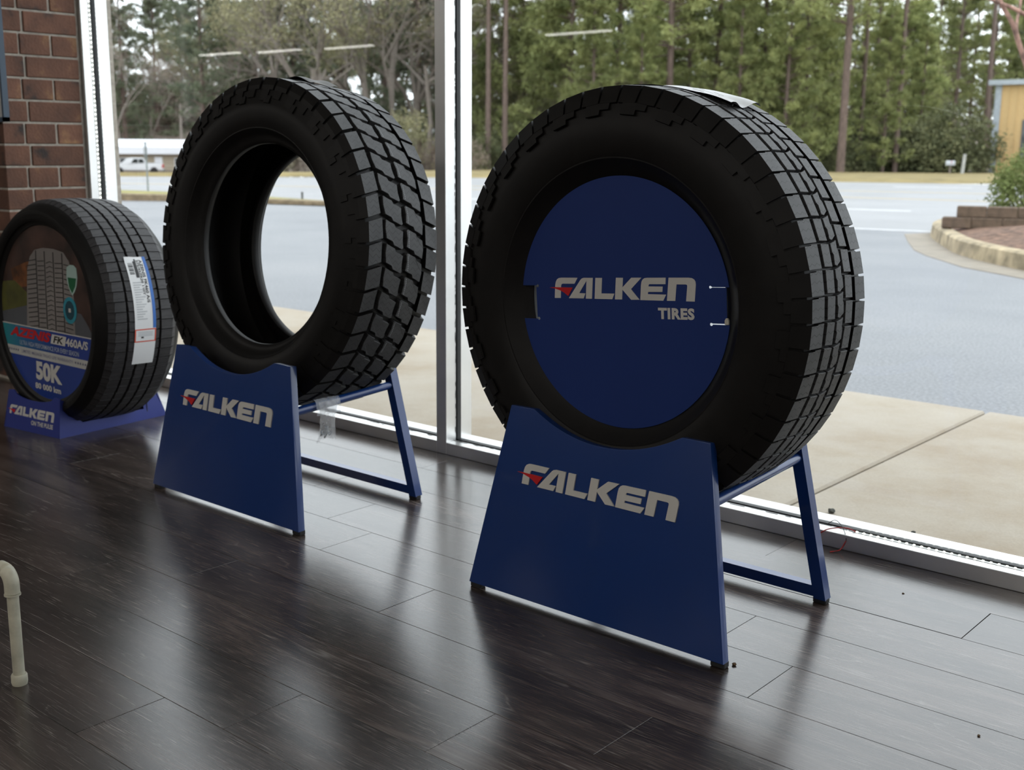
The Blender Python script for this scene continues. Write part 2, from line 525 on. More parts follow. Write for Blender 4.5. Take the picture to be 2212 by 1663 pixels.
# ------------------------------------------------------------------ mesh helpers
class MB:
    def __init__(self):
        self.v, self.f, self.mi, self.uv = [], [], [], None
        self.cur = 0

    def add(self, vs, fs):
        o = len(self.v)
        self.v += [tuple(p) for p in vs]
        self.f += [tuple(i + o for i in f) for f in fs]
        self.mi += [self.cur] * len(fs)
        return self

    def box(self, c, s, R=None):
        x, y, z = s[0] / 2, s[1] / 2, s[2] / 2
        vs = [Vector((a * x, b * y, d * z)) for a in (-1, 1) for b in (-1, 1) for d in (-1, 1)]
        if R is not None:
            vs = [R @ v for v in vs]
        c = Vector(c)
        return self.add([v + c for v in vs], [(0, 1, 3, 2), (4, 6, 7, 5), (0, 4, 5, 1), (2, 3, 7, 6), (0, 2, 6, 4), (1, 5, 7, 3)])

    def box2(self, a, b):
        return self.box([(a[i] + b[i]) / 2 for i in range(3)], [abs(b[i] - a[i]) for i in range(3)])

    def cbox(self, a, b, ch):
        """box with all top/side edges chamfered a little"""
        c = [(a[i] + b[i]) / 2 for i in range(3)]
        h = [abs(b[i] - a[i]) / 2 for i in range(3)]
        pts = []
        for sx in (-1, 1):
            for sy in (-1, 1):
                for sz in (-1, 1):
                    s = (sx, sy, sz)
                    for k in range(3):
                        pts.append([c[i] + s[i] * (h[i] - (0 if i == k else ch)) for i in range(3)])
        bm = bmesh.new()
        vv = [bm.verts.new(p) for p in pts]
        bmesh.ops.convex_hull(bm, input=vv)
        bmesh.ops.dissolve_limit(bm, angle_limit=0.01, verts=bm.verts, edges=bm.edges)
        bm.verts.index_update()
        bm.verts.ensure_lookup_table()
        self.add([v.co[:] for v in bm.verts], [[v.index for v in f.verts] for f in bm.faces])
        bm.free()
        return self

    def prism(self, poly, h0, h1, fn=None):
        """extrude a simple polygon (x,z) list from y=h0 to y=h1 (front face at h0)"""
        n = len(poly)
        a = sum(poly[i][0] * poly[(i + 1) % n][1] - poly[(i + 1) % n][0] * poly[i][1] for i in range(n))
        if a < 0:
            poly = poly[::-1]
        vs = [(x, h0, z) for x, z in poly] + [(x, h1, z) for x, z in poly]
        if fn:
            vs = [fn(*p) for p in vs]
        return self.add(vs, [tuple(range(n)), tuple(range(2 * n - 1, n - 1, -1))] + [(i, i + n, (i + 1) % n + n, (i + 1) % n) for i in range(n)])

    def tube(self, pts, r, n=8, caps=True):
        pts = [Vector(p) for p in pts]
        rr = r if isinstance(r, (list, tuple)) else [r] * len(pts)
        o = len(self.v)
        ref = Vector((0, 0, 1))
        vs = []
        for i, p in enumerate(pts):
            d = (pts[min(i + 1, len(pts) - 1)] - pts[max(i - 1, 0)]).normalized()
            if abs(d.dot(ref)) > 0.95:
                ref = Vector((1, 0, 0)) if abs(d.x) < 0.9 else Vector((0, 1, 0))
            a = d.cross(ref).normalized()
            b = d.cross(a)
            ref = -b if False else ref
            vs += [p + (a * math.cos(t) + b * math.sin(t)) * rr[i] for t in [2 * math.pi * k / n for k in range(n)]]
        fs = [(i * n + k, i * n + (k + 1) % n, (i + 1) * n + (k + 1) % n, (i + 1) * n + k) for i in range(len(pts) - 1) for k in range(n)]
        if caps:
            fs += [tuple(range(n - 1, -1, -1)), tuple(range((len(pts) - 1) * n, len(pts) * n))]
        return self.add(vs, fs)

    def lathe_y(self, prof, n=96):
        """revolve (y,r) profile about the Y axis"""
        vs = [(r * math.sin(2 * math.pi * k / n), y, r * math.cos(2 * math.pi * k / n)) for (y, r) in prof for k in range(n)]
        fs = [(i * n + k, i * n + (k + 1) % n, (i + 1) * n + (k + 1) % n, (i + 1) * n + k) for i in range(len(prof) - 1) for k in range(n)]
        return self.add(vs, fs)

    def mesh(self, name, mats, smooth=None):
        me = bpy.data.meshes.new(name)
        me.from_pydata(self.v, [], self.f)
        for m in (mats if isinstance(mats, (list, tuple)) else [mats]):
            me.materials.append(m)
        if any(self.mi):
            me.polygons.foreach_set('material_index', self.mi)
        bm = bmesh.new()
        bm.from_mesh(me)
        bmesh.ops.recalc_face_normals(bm, faces=bm.faces)
        if smooth:
            for f in bm.faces:
                f.smooth = True
            for e in bm.edges:
                if len(e.link_faces) != 2 or e.calc_face_angle(3.0) > math.radians(smooth):
                    e.smooth = False
        bm.to_mesh(me)
        bm.free()
        if self.uv is not None:
            pass
        return me

    def build(self, name, mats, parent=None, smooth=None):
        return link(name, self.mesh(name, mats, smooth), parent)


def link(name, me, parent=None, loc=None):
    o = bpy.data.objects.new(name, me)
    COL.objects.link(o)
    if parent is not None:
        o.parent = parent
    if loc is not None:
        o.location = loc
    return o


def tag(o, label=None, cat=None, group=None, kind=None):
    if label:
        o['label'] = label
    if cat:
        o['category'] = cat
    if group:
        o['group'] = group
    if kind:
        o['kind'] = kind
    return o


def thing(name, label, cat, loc=(0, 0, 0), rotz=0, group=None):
    o = bpy.data.objects.new(name, None)
    COL.objects.link(o)
    o.location = loc
    o.rotation_euler = (0, 0, rotz)
    o.empty_display_size = 0.1
    return tag(o, label, cat, group)


def struct(name, mb, mats, label=None, smooth=None):
    o = mb.build(name, mats, None, smooth)
    o['kind'] = 'structure'
    if label:
        o['label'] = label
    return o


def text_mesh(body, size, bold=0.0, shear=0.0, extrude=0.0, align='LEFT', space=1.0):
    c = bpy.data.curves.new('text', 'FONT')
    c.body = body
    c.size = size
    c.offset = bold
    c.shear = shear
    c.extrude = extrude
    c.align_x = align
    c.space_character = space
    c.resolution_u = 3
    o = bpy.data.objects.new('text', c)
    COL.objects.link(o)
    dg = bpy.context.evaluated_depsgraph_get()
    dg.update()
    me = bpy.data.meshes.new_from_object(o.evaluated_get(dg))
    bpy.data.objects.remove(o)
    bpy.data.curves.remove(c)
    vs = [tuple(v.co) for v in me.vertices]
    fs = [tuple(p.vertices) for p in me.polygons]
    bpy.data.meshes.remove(me)
    return vs, fs


def fit_text(body, x0, x1, z0, z1, bold=0.0, shear=0.0, depth=0.0006, space=1.0):
    """text scaled to fill the rectangle x0..x1, z0..z1 of the XZ plane, front at y=0"""
    vs, fs = text_mesh(body, 1.0, bold, shear, 0.0, 'LEFT', space)
    xs = [v[0] for v in vs]
    ys = [v[1] for v in vs]
    ax, bx, ay, by = min(xs), max(xs), min(ys), max(ys)
    return [(x0 + (v[0] - ax) / (bx - ax) * (x1 - x0), 0.0, z0 + (v[1] - ay) / (by - ay) * (z1 - z0)) for v in vs], fs


# ------------------------------------------------------------------ the logo, traced letter by letter
LOGO = {
    'f': [(118, 350), (126, 250), (131, 205), (139, 172), (155, 145), (178, 131), (205, 127), (408, 127), (368, 192), (225, 192), (210, 197), (203, 215), (193, 350)],
    'a': [(293, 350), (440, 152), (458, 135), (482, 127), (592, 127), (573, 352), (500, 352), (515, 158), (422, 293), (497, 295), (473, 350)],
    'l': [(605, 352), (622, 127), (701, 127), (688, 293), (838, 293), (812, 353)],
    'k': [(843, 354), (862, 125), (943, 125), (934, 225), (1037, 124), (1150, 123), (1030, 243), (1122, 353), (1028, 355), (933, 250), (925, 354)],
    'e': [(1131, 356), (1143, 205), (1150, 165), (1163, 142), (1183, 128), (1210, 124), (1416, 122), (1412, 188), (1237, 189), (1229, 194), (1225, 213), (1381, 213), (1376, 268), (1220, 270), (1217, 293), (1416, 295), (1383, 358)],
    'n': [(1423, 358), (1447, 122), (1660, 121), (1692, 125), (1716, 138), (1730, 160), (1733, 190), (1717, 361), (1627, 360), (1643, 207), (1641, 194), (1628, 189), (1530, 189), (1512, 358)],
}
ARROW = [(58, 236), (130, 231), (345, 234), (288, 326), (240, 290), (196, 268), (130, 246)]


def logo_map(x0, x1, z0, z1):
    sx = (x1 - x0) / (1725 - 118)
    sz = (z1 - z0) / (354 - 124)
    return lambda p: (x0 + (p[0] - 118) * sx, z0 + (354 - p[1]) * sz)


def logo(parent, x0, x1, z0, z1, y, depth, place=None, tires=False):
    """raised letters in front of a board whose face is at local y; place maps (x,y,z) to local space"""
    mp = logo_map(x0, x1, z0, z1)
    place = place or (lambda x, yy, z: (x, yy, z))
    out = []
    for k, poly in LOGO.items():
        b = MB().prism([mp(p) for p in poly], y - depth, y + 0.0002, place)
        out.append(b.build('letter', M['white_letter'], parent))
    b = MB().prism([mp(p) for p in ARROW], y - depth - 0.0006, y + 0.0002, place)
    o = b.build('letter_accent', M['red_letter'], parent)
    o['label'] = 'red arrow through the first letter'
    if tires:
        a, c = mp((1323, 549)), mp((1712, 430))
        vs, fs = fit_text('TIRES', a[0], c[0], a[1], c[1], 0.05, 0.0, 0.0006, 1.10)
        MB().add([place(x, y - depth, z) for x, _, z in vs], fs).build('lettering', M['white_letter'], parent)



# ================================================================== SETTING: room
YF, YG, YO = 2.705, 2.764, 2.830      # window frame: inner face, glass, outer face
ZS = 0.040                            # sill height
ZT = 2.50                             # head of the windows
MULX = [-4.757, -2.623, -0.470, 1.68, 3.85]   # centres of jamb and mullions
HW = 0.0225

# floor slab with planks laid on it
slab = struct('floor', MB().box2((-22, -11, -0.15), (5.5, 2.83, -0.0062)), mat('dark subfloor', (0.02, 0.018, 0.017), 0.8))
ROWS = [2.531 - 0.179 * k for k in range(-1, 18)]          # plank row edges, from the window inward
ENDS = {1: -0.768, 4: -0.970, 5: -1.783, 7: -1.280, 8: -1.600, 9: -1.779, 2: -1.42, 3: -1.15, 6: -1.06, 10: -0.9}
PL = 1.22
plank_mesh = MB().cbox((0.0007, 0.0006, -0.006), (PL - 0.0007, 0.179 - 0.0006, 0), 0.0003).mesh('plank', M['plank'])
first_mesh = MB().cbox((0.0004, 0.0004, -0.006), (PL - 0.0004, YF + 0.02 - 2.531 - 0.0004, 0), 0.0004).mesh('plank', M['plank'])
for k in range(len(ROWS) - 1):
    top, bot = ROWS[k], ROWS[k + 1]
    if k == 0:
        y0, me = 2.531, first_mesh
    else:
        y0, me = bot, plank_mesh
    e = ENDS.get(k, -1.0 - rnd.random())
    x = e - 6 * PL
    while x < 1.6:
        if x + PL > -7.2:
            p = link('plank', me, slab, (x, y0, 0))
            if k == 1 and abs(x + PL - e) < 0.01:
                p.rotation_euler = (math.radians(0.15), 0, 0)     # this one curls up a little at its end
                p.location.z = 0.0006
        x += PL
# the planks beyond what the photograph shows, one joined piece
b = MB()
for (xa, xb, ya, yb) in ((-22, -8.4, -11, 2.7), (-8.4, 3.0, -11, ROWS[-1]), (2.0, 5.5, ROWS[-1], 2.7)):
    y = ya
    while y < yb - 0.01:
        b.box2((xa, y + 0.0007, -0.006), (xb, min(y + 0.179, yb) - 0.0007, -0.0004))
        y += 0.179
far_planks = b.build('plank_field', M['plank'], slab)
far_planks['kind'] = 'stuff'

# walls and ceiling of the shop (mostly out of view, they shade it and mirror in the glass)
struct('wall_back', MB().box2((-22, -11.2, 0), (5.5, -11.0, 2.9)), M['wall_in'])
struct('wall_left', MB().box2((-22.2, -11, 0), (-22.0, 2.83, 2.9)), M['wall_in'])
struct('wall_right', MB().box2((5.5, -11, 0), (5.7, 2.83, 2.9)), M['wall_in'])
struct('ceiling', MB().box2((-22.2, -11.2, 2.75), (5.7, 2.83, 2.9)), M['ceiling'])
struct('wall_header', MB().box2((-4.75, YF, ZT + 0.05), (5.7, 2.86, 4.2)), mat('facade metal', (0.35, 0.33, 0.30), 0.6))
struct('trim_1', MB().box2((-19, -6.1, 2.54), (-5.5, -5.95, 2.66)), M['yellow_band'], 'yellow painted soffit strip under the ceiling')

# brick wall beside the window
BY0, BY1, BX = 2.337, 2.690, -4.748
brick_wall = struct('wall_front', MB().box2((-22, BY0 + 0.006, 0), (BX - 0.006, 2.86, 2.75)), M['mortar'], 'brown brick wall with grey mortar joints beside the window')
CH, Z0B = 0.0899, 0.009
cache = {}


def brick(x0, x1, y0, y1, z0, z1):
    s = (round(x1 - x0, 3), round(y1 - y0, 3), round(z1 - z0, 3))
    if s not in cache:
        cache[s] = MB().cbox((-s[0] / 2, -s[1] / 2, -s[2] / 2), (s[0] / 2, s[1] / 2, s[2] / 2), 0.003).mesh('brick', M['brick'])
    o = link('brick', cache[s], brick_wall, ((x0 + x1) / 2 + rnd.uniform(-.001, .001), (y0 + y1) / 2 + rnd.uniform(-.001, .001), (z0 + z1) / 2))
    return o


J = 0.0045
for k in range(0, 20):
    z0, z1 = Z0B + CH * k + J, Z0B + CH * (k + 1) - J
    if k % 2 == 0:      # joint at y=2.452
        brick(BX - 0.095, BX, BY0, 2.452 - J, z0, z1)
        brick(BX - 0.095, BX, 2.452 + J, BY1, z0, z1)
        x = BX - 0.095 - 2 * J
    else:
        brick(BX - 0.235, BX, BY0, BY0 + 0.09, z0, z1)
        brick(BX - 0.095, BX, BY0 + 0.09 + 2 * J, 2.572 - J, z0, z1)
        brick(BX - 0.095, BX, 2.572 + J, BY1, z0, z1)
        x = BX - 0.235 - 2 * J
    while x > BX - 1.0:
        brick(x - 0.234, x, BY0, BY0 + 0.09, z0, z1)
        x -= 0.243

# window frames -----------------------------------------------------------
def frame_piece(b, a, c):
    b.cbox(a, c, 0.0015)


w = 0
for i in range(len(MULX) - 1):
    xa, xb = MULX[i] + HW, MULX[i + 1] - HW
    root = bpy.data.objects.new('window_%d' % (i + 1), None)
    COL.objects.link(root)
    root['kind'] = 'structure'
    root['label'] = ['white framed shop window left of the dark mullion', 'white framed shop window right of the dark mullion',
                     'white framed shop window beyond the right edge', 'last white framed shop window'][i]
    f = MB()
    f.cbox((xa, YF, 0.0), (xb, YG - 0.010, ZS), 0.0015)
    f.build('sill', M['alu'], root)
    f = MB()
    f.cbox((xa, YG + 0.010, -0.03), (xb, YO, ZS + 0.004), 0.0015)
    f.build('outer_sill', M['alu'], root)
    f = MB()
    f.cbox((xa, YF, ZT), (xb, YO, ZT + 0.05), 0.0015)
    f.build('head_frame', M['alu'], root)
    g = MB().box2((xa, YG - 0.009, ZS - 0.03), (xb, YG + 0.009, ZS + 0.0035))
    g.box2((xa, YG - 0.009, ZS), (xa + 0.004, YG + 0.009, ZT))
    g.box2((xb - 0.004, YG - 0.009, ZS), (xb, YG + 0.009, ZT))
    g.build('gasket', M['gasket'], root)
    c = MB()
    for q in range(60):        # uneven caulk beads left along the sill
        t = xa + (xb - xa) * rnd.random()
        L_ = 0.01 + 0.04 * rnd.random()
        c.box((t, YG - 0.013 - 0.01 * rnd.random(), ZS + 0.0005), (L_, 0.0015, 0.0012))
    c.build('caulk', M['caulk'], root)
    link('pane', MB().box2((xa + 0.002, YG - 0.003, ZS - 0.004), (xb - 0.002, YG + 0.003, ZT + 0.01)).mesh('pane', M['glass']), root)
for i, mx in enumerate(MULX):
    root = bpy.data.objects.new('trim_%d' % (i + 2), None)
    COL.objects.link(root)
    root['kind'] = 'structure'
    root['label'] = ['white window jamb beside the brick wall', 'vertical window mullion between the two tall panes', 'mullion beyond the right edge', 'mullion far right', 'end jamb of the shop front'][i]
    b = MB().cbox((mx - HW, YF, 0), (mx + HW, YG - 0.010, ZT + 0.05), 0.0015)
    b.build('mullion', M['alu'], root)
    b = MB().cbox((mx - HW, YG + 0.010, -0.03), (mx + HW, YO, ZT + 0.05), 0.0015)
    b.build('outer_mullion', M['alu'], root)
    b = MB().box2((mx - HW + 0.004, YG - 0.010, 0), (mx + HW - 0.004, YG + 0.010, ZT + 0.05))
    b.build('gasket', M['gasket'], root)
    if i in (0, 1):
        b = MB()
        for q in range(120):
            z = 0.05 + 1.8 * rnd.random()
            b.box((mx + HW + 0.0004, YG - 0.015 + 0.003 * rnd.random(), z), (0.0012, 0.0015, 0.004 + 0.02 * rnd.random()))
        b.build('caulk', M['caulk'], root)

# led tapes stuck to the frame ------------------------------------------------
def led_strip(label, a, d, n, pitch, nrm):
    """n diodes from point a along d"""
    t = thing('led_strip', label, 'led strip', a)
    d = Vector(d)
    nrm = Vector(nrm)
    sdir = d.cross(nrm)
    Rm = Matrix((d, sdir, nrm)).transposed()
    L_ = n * pitch
    MB().box(d * (L_ / 2 - pitch / 2) + nrm * 0.0006, (L_, 0.009, 0.0010), Rm).build('tape', M['led_tape'], t)
    one = MB().box((0, 0, 0), (0.0044, 0.0042, 0.0020), Rm).mesh('diode', M['led'])
    for k in range(n):
        link('diode', one, t, d * (pitch * k) + nrm * 0.0022)
    return t


led_strip('lit white led strip running up the window jamb beside the brick wall', (MULX[0] + HW, 2.7455, 0.10), (0, 0, 1), 86, 0.0187, (1, 0, 0))
sled = led_strip('lit white led strip along the right window sill', (-1.180, 2.7445, ZS), (1, 0, 0), 36, 0.0187, (0, 0, 1))

# wires hanging from the end of the sill strip
wr = thing('strip_wires', 'loose red and black wires hanging from the led strip end over the sill', 'wire', (-1.183, 2.744, ZS))
def arc_pts(P, n=24):
    """smooth curve through control points (Catmull-Rom)"""
    P = [Vector(p) for p in P]
    P = [P[0] * 2 - P[1]] + P + [P[-1] * 2 - P[-2]]
    out = []
    for i in range(1, len(P) - 2):
        for k in range(n // (len(P) - 3)):
            t = k / (n // (len(P) - 3))
            a, b_, c, d = P[i - 1:i + 3]
            out.append(0.5 * ((2 * b_) + (c - a) * t + (2 * a - 5 * b_ + 4 * c - d) * t * t + (3 * b_ - a - 3 * c + d) * t ** 3))
    out.append(P[-2])
    return out


MB().tube(arc_pts([(0, 0, 0.002), (-0.022, -0.012, 0.010), (-0.058, -0.042, 0.006), (-0.088, -0.060, -0.020)], 24), 0.0015, 6).build('red_wire', M['wire_red'], wr, 60)
MB().tube(arc_pts([(-0.075, -0.006, 0.008), (-0.055, -0.004, 0.022), (-0.026, -0.022, 0.012), (-0.006, -0.042, -0.012), (-0.012, -0.060, -0.034), (-0.022, -0.075, -0.038)], 30), 0.0010, 6).build('black_wire', M['wire_black'], wr, 60)
MB().tube(arc_pts([(-0.0055, -0.0430, -0.013), (-0.0125, -0.061, -0.034), (-0.030, -0.080, -0.0385)], 20), 0.0015, 6).build('red_wire', M['wire_red'], wr, 60)

# wall sign beside the brick, only its corner is in view
sg = thing('wall_sign', 'pale grey board in dark blue frame hanging on the brick wall', 'sign', (-5.15, BY0 - 0.001, 1.10))
pr_ = ony(12, 265, BY0 - 0.02)
xr = pr_.x + 5.15
MB().box2((-0.9, -0.018, 0.0), (xr - 0.012, -0.004, 0.85)).build('face', M['sign_face'], sg)
for (a, c) in (((-0.9, -0.024, -0.012), (xr, 0, 0.006)), ((-0.9, -0.024, 0.846), (xr, 0, 0.862)), ((xr - 0.014, -0.024, -0.012), (xr, 0, 0.862)), ((-0.914, -0.024, -0.012), (-0.9, 0, 0.862))):
    MB().box2(a, c).build('frame', M['sign_frame'], sg)

# ceiling lights deep in the shop (they mirror in the panes)
def tube_light(x, y, ang, label):
    t = thing('ceiling_light', label, 'ceiling light', (x, y, 2.745), ang, 'strip lights on the shop ceiling')
    MB().cbox((-0.66, -0.07, -0.03), (0.66, 0.07, 0), 0.004).build('housing', M['ceiling'], t)
    for s in (-0.035, 0.035):
        MB().tube([(-0.6, s, -0.046), (0.6, s, -0.046)], 0.014, 8).build('tube', M['tube'], t, 60)


for (x, y) in ((-19.1, -8.2), (-17.6, -8.42), (-15.9, -8.6), (-11.1, -8.9)):
    tube_light(x, y, 0, 'white fluorescent ceiling light reflected in the shop window')
spots = []  # panels added out of view as fill light for the shop
for y in (-1.3, -4.0, -6.8):
    for x in (-12.0, -9.5, -7.0, -4.2, -1.4, 1.4, 4.0):
        if (y < -5 and x < -5) or (y < -2 and x < -8):
            continue
        spots.append((x, y))
for x, y in spots + [(-14.5, -2.5), (-17.0, -3.0)]:  # last pair added to brighten the yellow soffit strip
    if True:
        t = thing('fill_panel', 'square glowing fill panel light added unseen to brighten the shop', 'ceiling light', (x, y, 2.745), 0, 'added fill panels on the shop ceiling')
        MB().cbox((-0.63, -0.33, -0.02), (0.63, 0.33, 0), 0.004).build('frame', M['ceiling'], t)
        MB().box2((-0.60, -0.30, -0.024), (0.60, 0.30, -0.0205)).build('diffuser', M['fill_panel'], t)

# ================================================================== OUTSIDE GROUND
ZP = -0.10
# sidewalk slabs
sw = bpy.data.objects.new('sidewalk', None)
COL.objects.link(sw)
sw['kind'] = 'structure'
joints = [-20.24, -16.51, -12.78, -9.05, -5.31, -1.575, 2.16, 5.9]
for i in range(len(joints) - 1):
    MB().cbox((joints[i] + 0.006, 2.835, -0.22), (joints[i + 1] - 0.006, 4.89, -0.06), 0.008).build('slab', M['sidewalk'], sw)
MB().box2((joints[0], 2.835, -0.22), (joints[-1], 4.87, -0.072)).build('joint_filler', mat('dirty joint', (0.12, 0.10, 0.07), 1), sw)


def flat(b, pts, z, thick=None):
    n = len(pts)
    vs = [(p[0], p[1], z if len(p) < 3 else p[2]) for p in pts]
    if thick is None:
        return b.add(vs, [tuple(range(n))])
    a = sum(pts[i][0] * pts[(i + 1) % n][1] - pts[(i + 1) % n][0] * pts[i][1] for i in range(n))
    if a < 0:
        vs = vs[::-1]
    lo = [(x, y, zz - thick) for x, y, zz in vs]
    return b.add(vs + lo, [tuple(range(n)), tuple(range(2 * n - 1, n - 1, -1))] + [(i, i + n, (i + 1) % n + n, (i + 1) % n) for i in range(n)])


def P(x, y, z=ZP):
    return onz(x, y, z)


nearL = [Vector((-60, 9.6, ZP)), Vector((-31, 13.0, ZP)), Vector((-13.8, 15.2, ZP)), Vector((-6.2, 16.1, ZP)), Vector((30, 20.5, ZP))]
farL = [Vector((-75, 0.5, ZP)), P(248, 381), P(1017, 384), P(1806, 393), P(2063, 397), Vector((40, 66, ZP))]
struct('parking_lot', flat(MB(), [(-60, 4.89), (30, 4.89)] + [(p.x, p.y) for p in nearL[::-1]], ZP), M['asphalt'], 'pale grey asphalt parking lot outside the window')
road = struct('road', flat(MB(), [(p.x, p.y) for p in nearL] + [(p.x, p.y) for p in farL[::-1]], ZP), M['road'], 'wide pale road beyond the parking lot')


def stripe(name, pts, wd, m, dz=0.004):
    b = MB()
    pts = [Vector(p) for p in pts]
    for i in range(len(pts) - 1):
        d = (pts[i + 1] - pts[i]).normalized()
        n = Vector((-d.y, d.x, 0)) * wd / 2
        flat(b, [(q.x, q.y) for q in (pts[i] + n, pts[i + 1] + n, pts[i + 1] - n, pts[i] - n)], ZP + dz, dz)
    return b.build(name, m, road)


stripe('edge_line', [P(1030, 458), P(1852, 494), P(2003, 500.5), (2, 17.2, ZP)], 0.16, M['line_white'])
stripe('centre_line', [P(248, 396), P(1015, 409), P(1821, 426), P(2147, 435.5), (8, 32, ZP)], 0.22, M['line_yellow'])
stripe('centre_line', [P(1015, 402), P(1815, 412), P(2150, 419), (10, 38, ZP)], 0.22, M['line_yellow'])
stripe('lane_line', [P(1750, 449), P(1967, 456)], 0.2, M['line_white'])
stripe('lane_line', [P(1015, 430), P(1180, 433)], 0.2, M['line_white'])
stripe('lane_line', [P(1930, 403.5), P(2100, 406)], 0.25, M['line_white'])

# grass strip and curb between lot and road, at left
st = thing('grass_strip', 'narrow grass strip with concrete curb between the lot and the road', 'grass strip', (-20, 13.6, ZP))
tl = [P(180, 431), P(248, 433), P(360, 434.5), P(572, 440), P(711, 444.5), P(770, 446)]
inn = [Vector((p.x - 0.03, p.y + 0.16, ZP)) for p in tl]
o_ = Vector((-20, 13.6, ZP))
b = MB()
tl_l = [p - o_ for p in tl]
in_l = [p - o_ for p in inn]
hts = [0.13, 0.13, 0.12, 0.085, 0.075, 0.06]
nn = len(tl_l)
cv = [(p.x, p.y, -.02) for p in tl_l] + [(p.x, p.y, h) for p, h in zip(tl_l, hts)] + [(p.x, p.y, h + .01) for p, h in zip(in_l, hts)] + [(p.x, p.y, -.02) for p in in_l]
b.add(cv, [(r_ * nn + i, r_ * nn + i + 1, (r_ + 1) * nn + i + 1, (r_ + 1) * nn + i) for r_ in range(3) for i in range(nn - 1)])
b.build('curb', mat('strip curb', (0.22, 0.165, 0.10), 0.9, var=0.3), st)
b = MB()
bk = [P(180, 409, ZP + 0.15), P(248, 410, ZP + 0.15), P(360, 414, ZP + 0.125), P(577, 425, ZP + 0.085), P(707, 433.6, ZP + 0.08), P(770, 440, ZP + 0.06)]
vs = [(p.x, p.y, h + .012) for p, h in zip(in_l, hts)] + [(p.x - o_.x, p.y - o_.y, p.z - ZP + .004) for p in bk]
n = len(in_l)
b.add(vs, [(i, i + 1, n + i + 1, n + i) for i in range(n - 1)])
b.add([(v[0], v[1], -0.05) for v in vs[n:]] + vs[n:], [(i, i + 1, n + i + 1, n + i) for i in range(n - 1)])
b.build('turf', M['grass_green'], st)

# verge across the road: grass bank from the road edge up to the wood
vt = [Vector((-78, 2, ZP + .3)), P(180, 372.5, ZP), P(248, 372.5, ZP), P(720, 371, ZP), P(1017, 366.5, ZP), P(1400, 369, ZP), P(1806, 371.5, ZP), P(2060, 374, ZP), P(2180, 374, ZP), Vector((45, 95, ZP))]
fl = [Vector((-75, 0.5, ZP)), P(180, 380, ZP), P(248, 381), P(720, 382.5), P(1017, 384), P(1400, 388.5), P(1806, 393), P(2063, 397), P(2180, 398), Vector((40, 66, ZP))]
b = MB()
n = len(fl)
vs = [(p.x, p.y, ZP) for p in fl] + [((p.x * 0.93 + q.x * .07), (p.y * 0.93 + q.y * .07), ZP + 0.13) for p, q in zip(fl, vt)] + [(p.x, p.y, p.z) for p in vt]
b.add(vs, [(r_ * n + i, r_ * n + i + 1, (r_ + 1) * n + i + 1, (r_ + 1) * n + i) for r_ in (0, 1) for i in range(n - 1)])
struct('verge', b, M['grass_dry'], 'dry grass verge on the far side of the road')
# woodland ground falling away behind the verge
b = MB()
out = []
for p in vt:
    d = Vector((p.x, p.y, 0))
    k = (1 - p.z) / d.length
    q = d * 2.9
    out.append((q.x, q.y, 1 - k * d.length * 2.9 - 0.25))
rise = [(p.x * 4.2, p.y * 4.2, 8.0) for p in vt]
vs = [(p.x, p.y, p.z - 0.01) for p in vt] + out + rise
b.add(vs, [(r_ * n + i, r_ * n + i + 1, (r_ + 1) * n + i + 1, (r_ + 1) * n + i) for r_ in (0, 1) for i in range(n - 1)])
struct('woodland_ground', b, M['wood_floor_dirt'], 'leaf litter ground falling away behind the verge and rising again')
# wide ground under everything
struct('ground', MB().box2((-300, 2.9, -9), (200, 320, -8.8)), M['wood_floor_dirt'])

# ---------------------------------------------------------------- planted island at right
isl = thing('planted_island', 'mulched planting island with weathered concrete curb and retaining blocks', 'planting island', (-4, 13, ZP))
io = Vector((-4, 13, ZP))
toe = [P(2012, 497), P(2010, 504), P(2042, 537), P(2092, 558), P(2212, 586), P(2330, 606), P(2500, 634)]
toe = [Vector((-5.6, 18.2, ZP)), Vector((-6.25, 17.6, ZP))] + toe[1:]
toe_l = [p - io for p in arc_pts(toe, 36)]
inn_l = []
for i, p in enumerate(toe_l):
    d = (toe_l[min(i + 1, len(toe_l) - 1)] - toe_l[max(i - 1, 0)]).normalized()
    inn_l.append(p + Vector((-d.y, d.x, 0)) * 0.17)
n = len(toe_l)
H = 0.17
b = MB()
vs = [(p.x, p.y, -0.02) for p in toe_l] + [(p.x * 0.88 + q.x * .12, p.y * .88 + q.y * .12, H - 0.02) for p, q in zip(toe_l, inn_l)] + [(p.x * 0.7 + q.x * .3, p.y * .7 + q.y * .3, H) for p, q in zip(toe_l, inn_l)] + [(p.x, p.y, H) for p in inn_l] + [(p.x, p.y, 0) for p in inn_l]
b.add(vs, [(r_ * n + i, r_ * n + i + 1, (r_ + 1) * n + i + 1, (r_ + 1) * n + i) for r_ in range(4) for i in range(n - 1)])
b.build('curb', M['concrete_curb'], isl, 40)
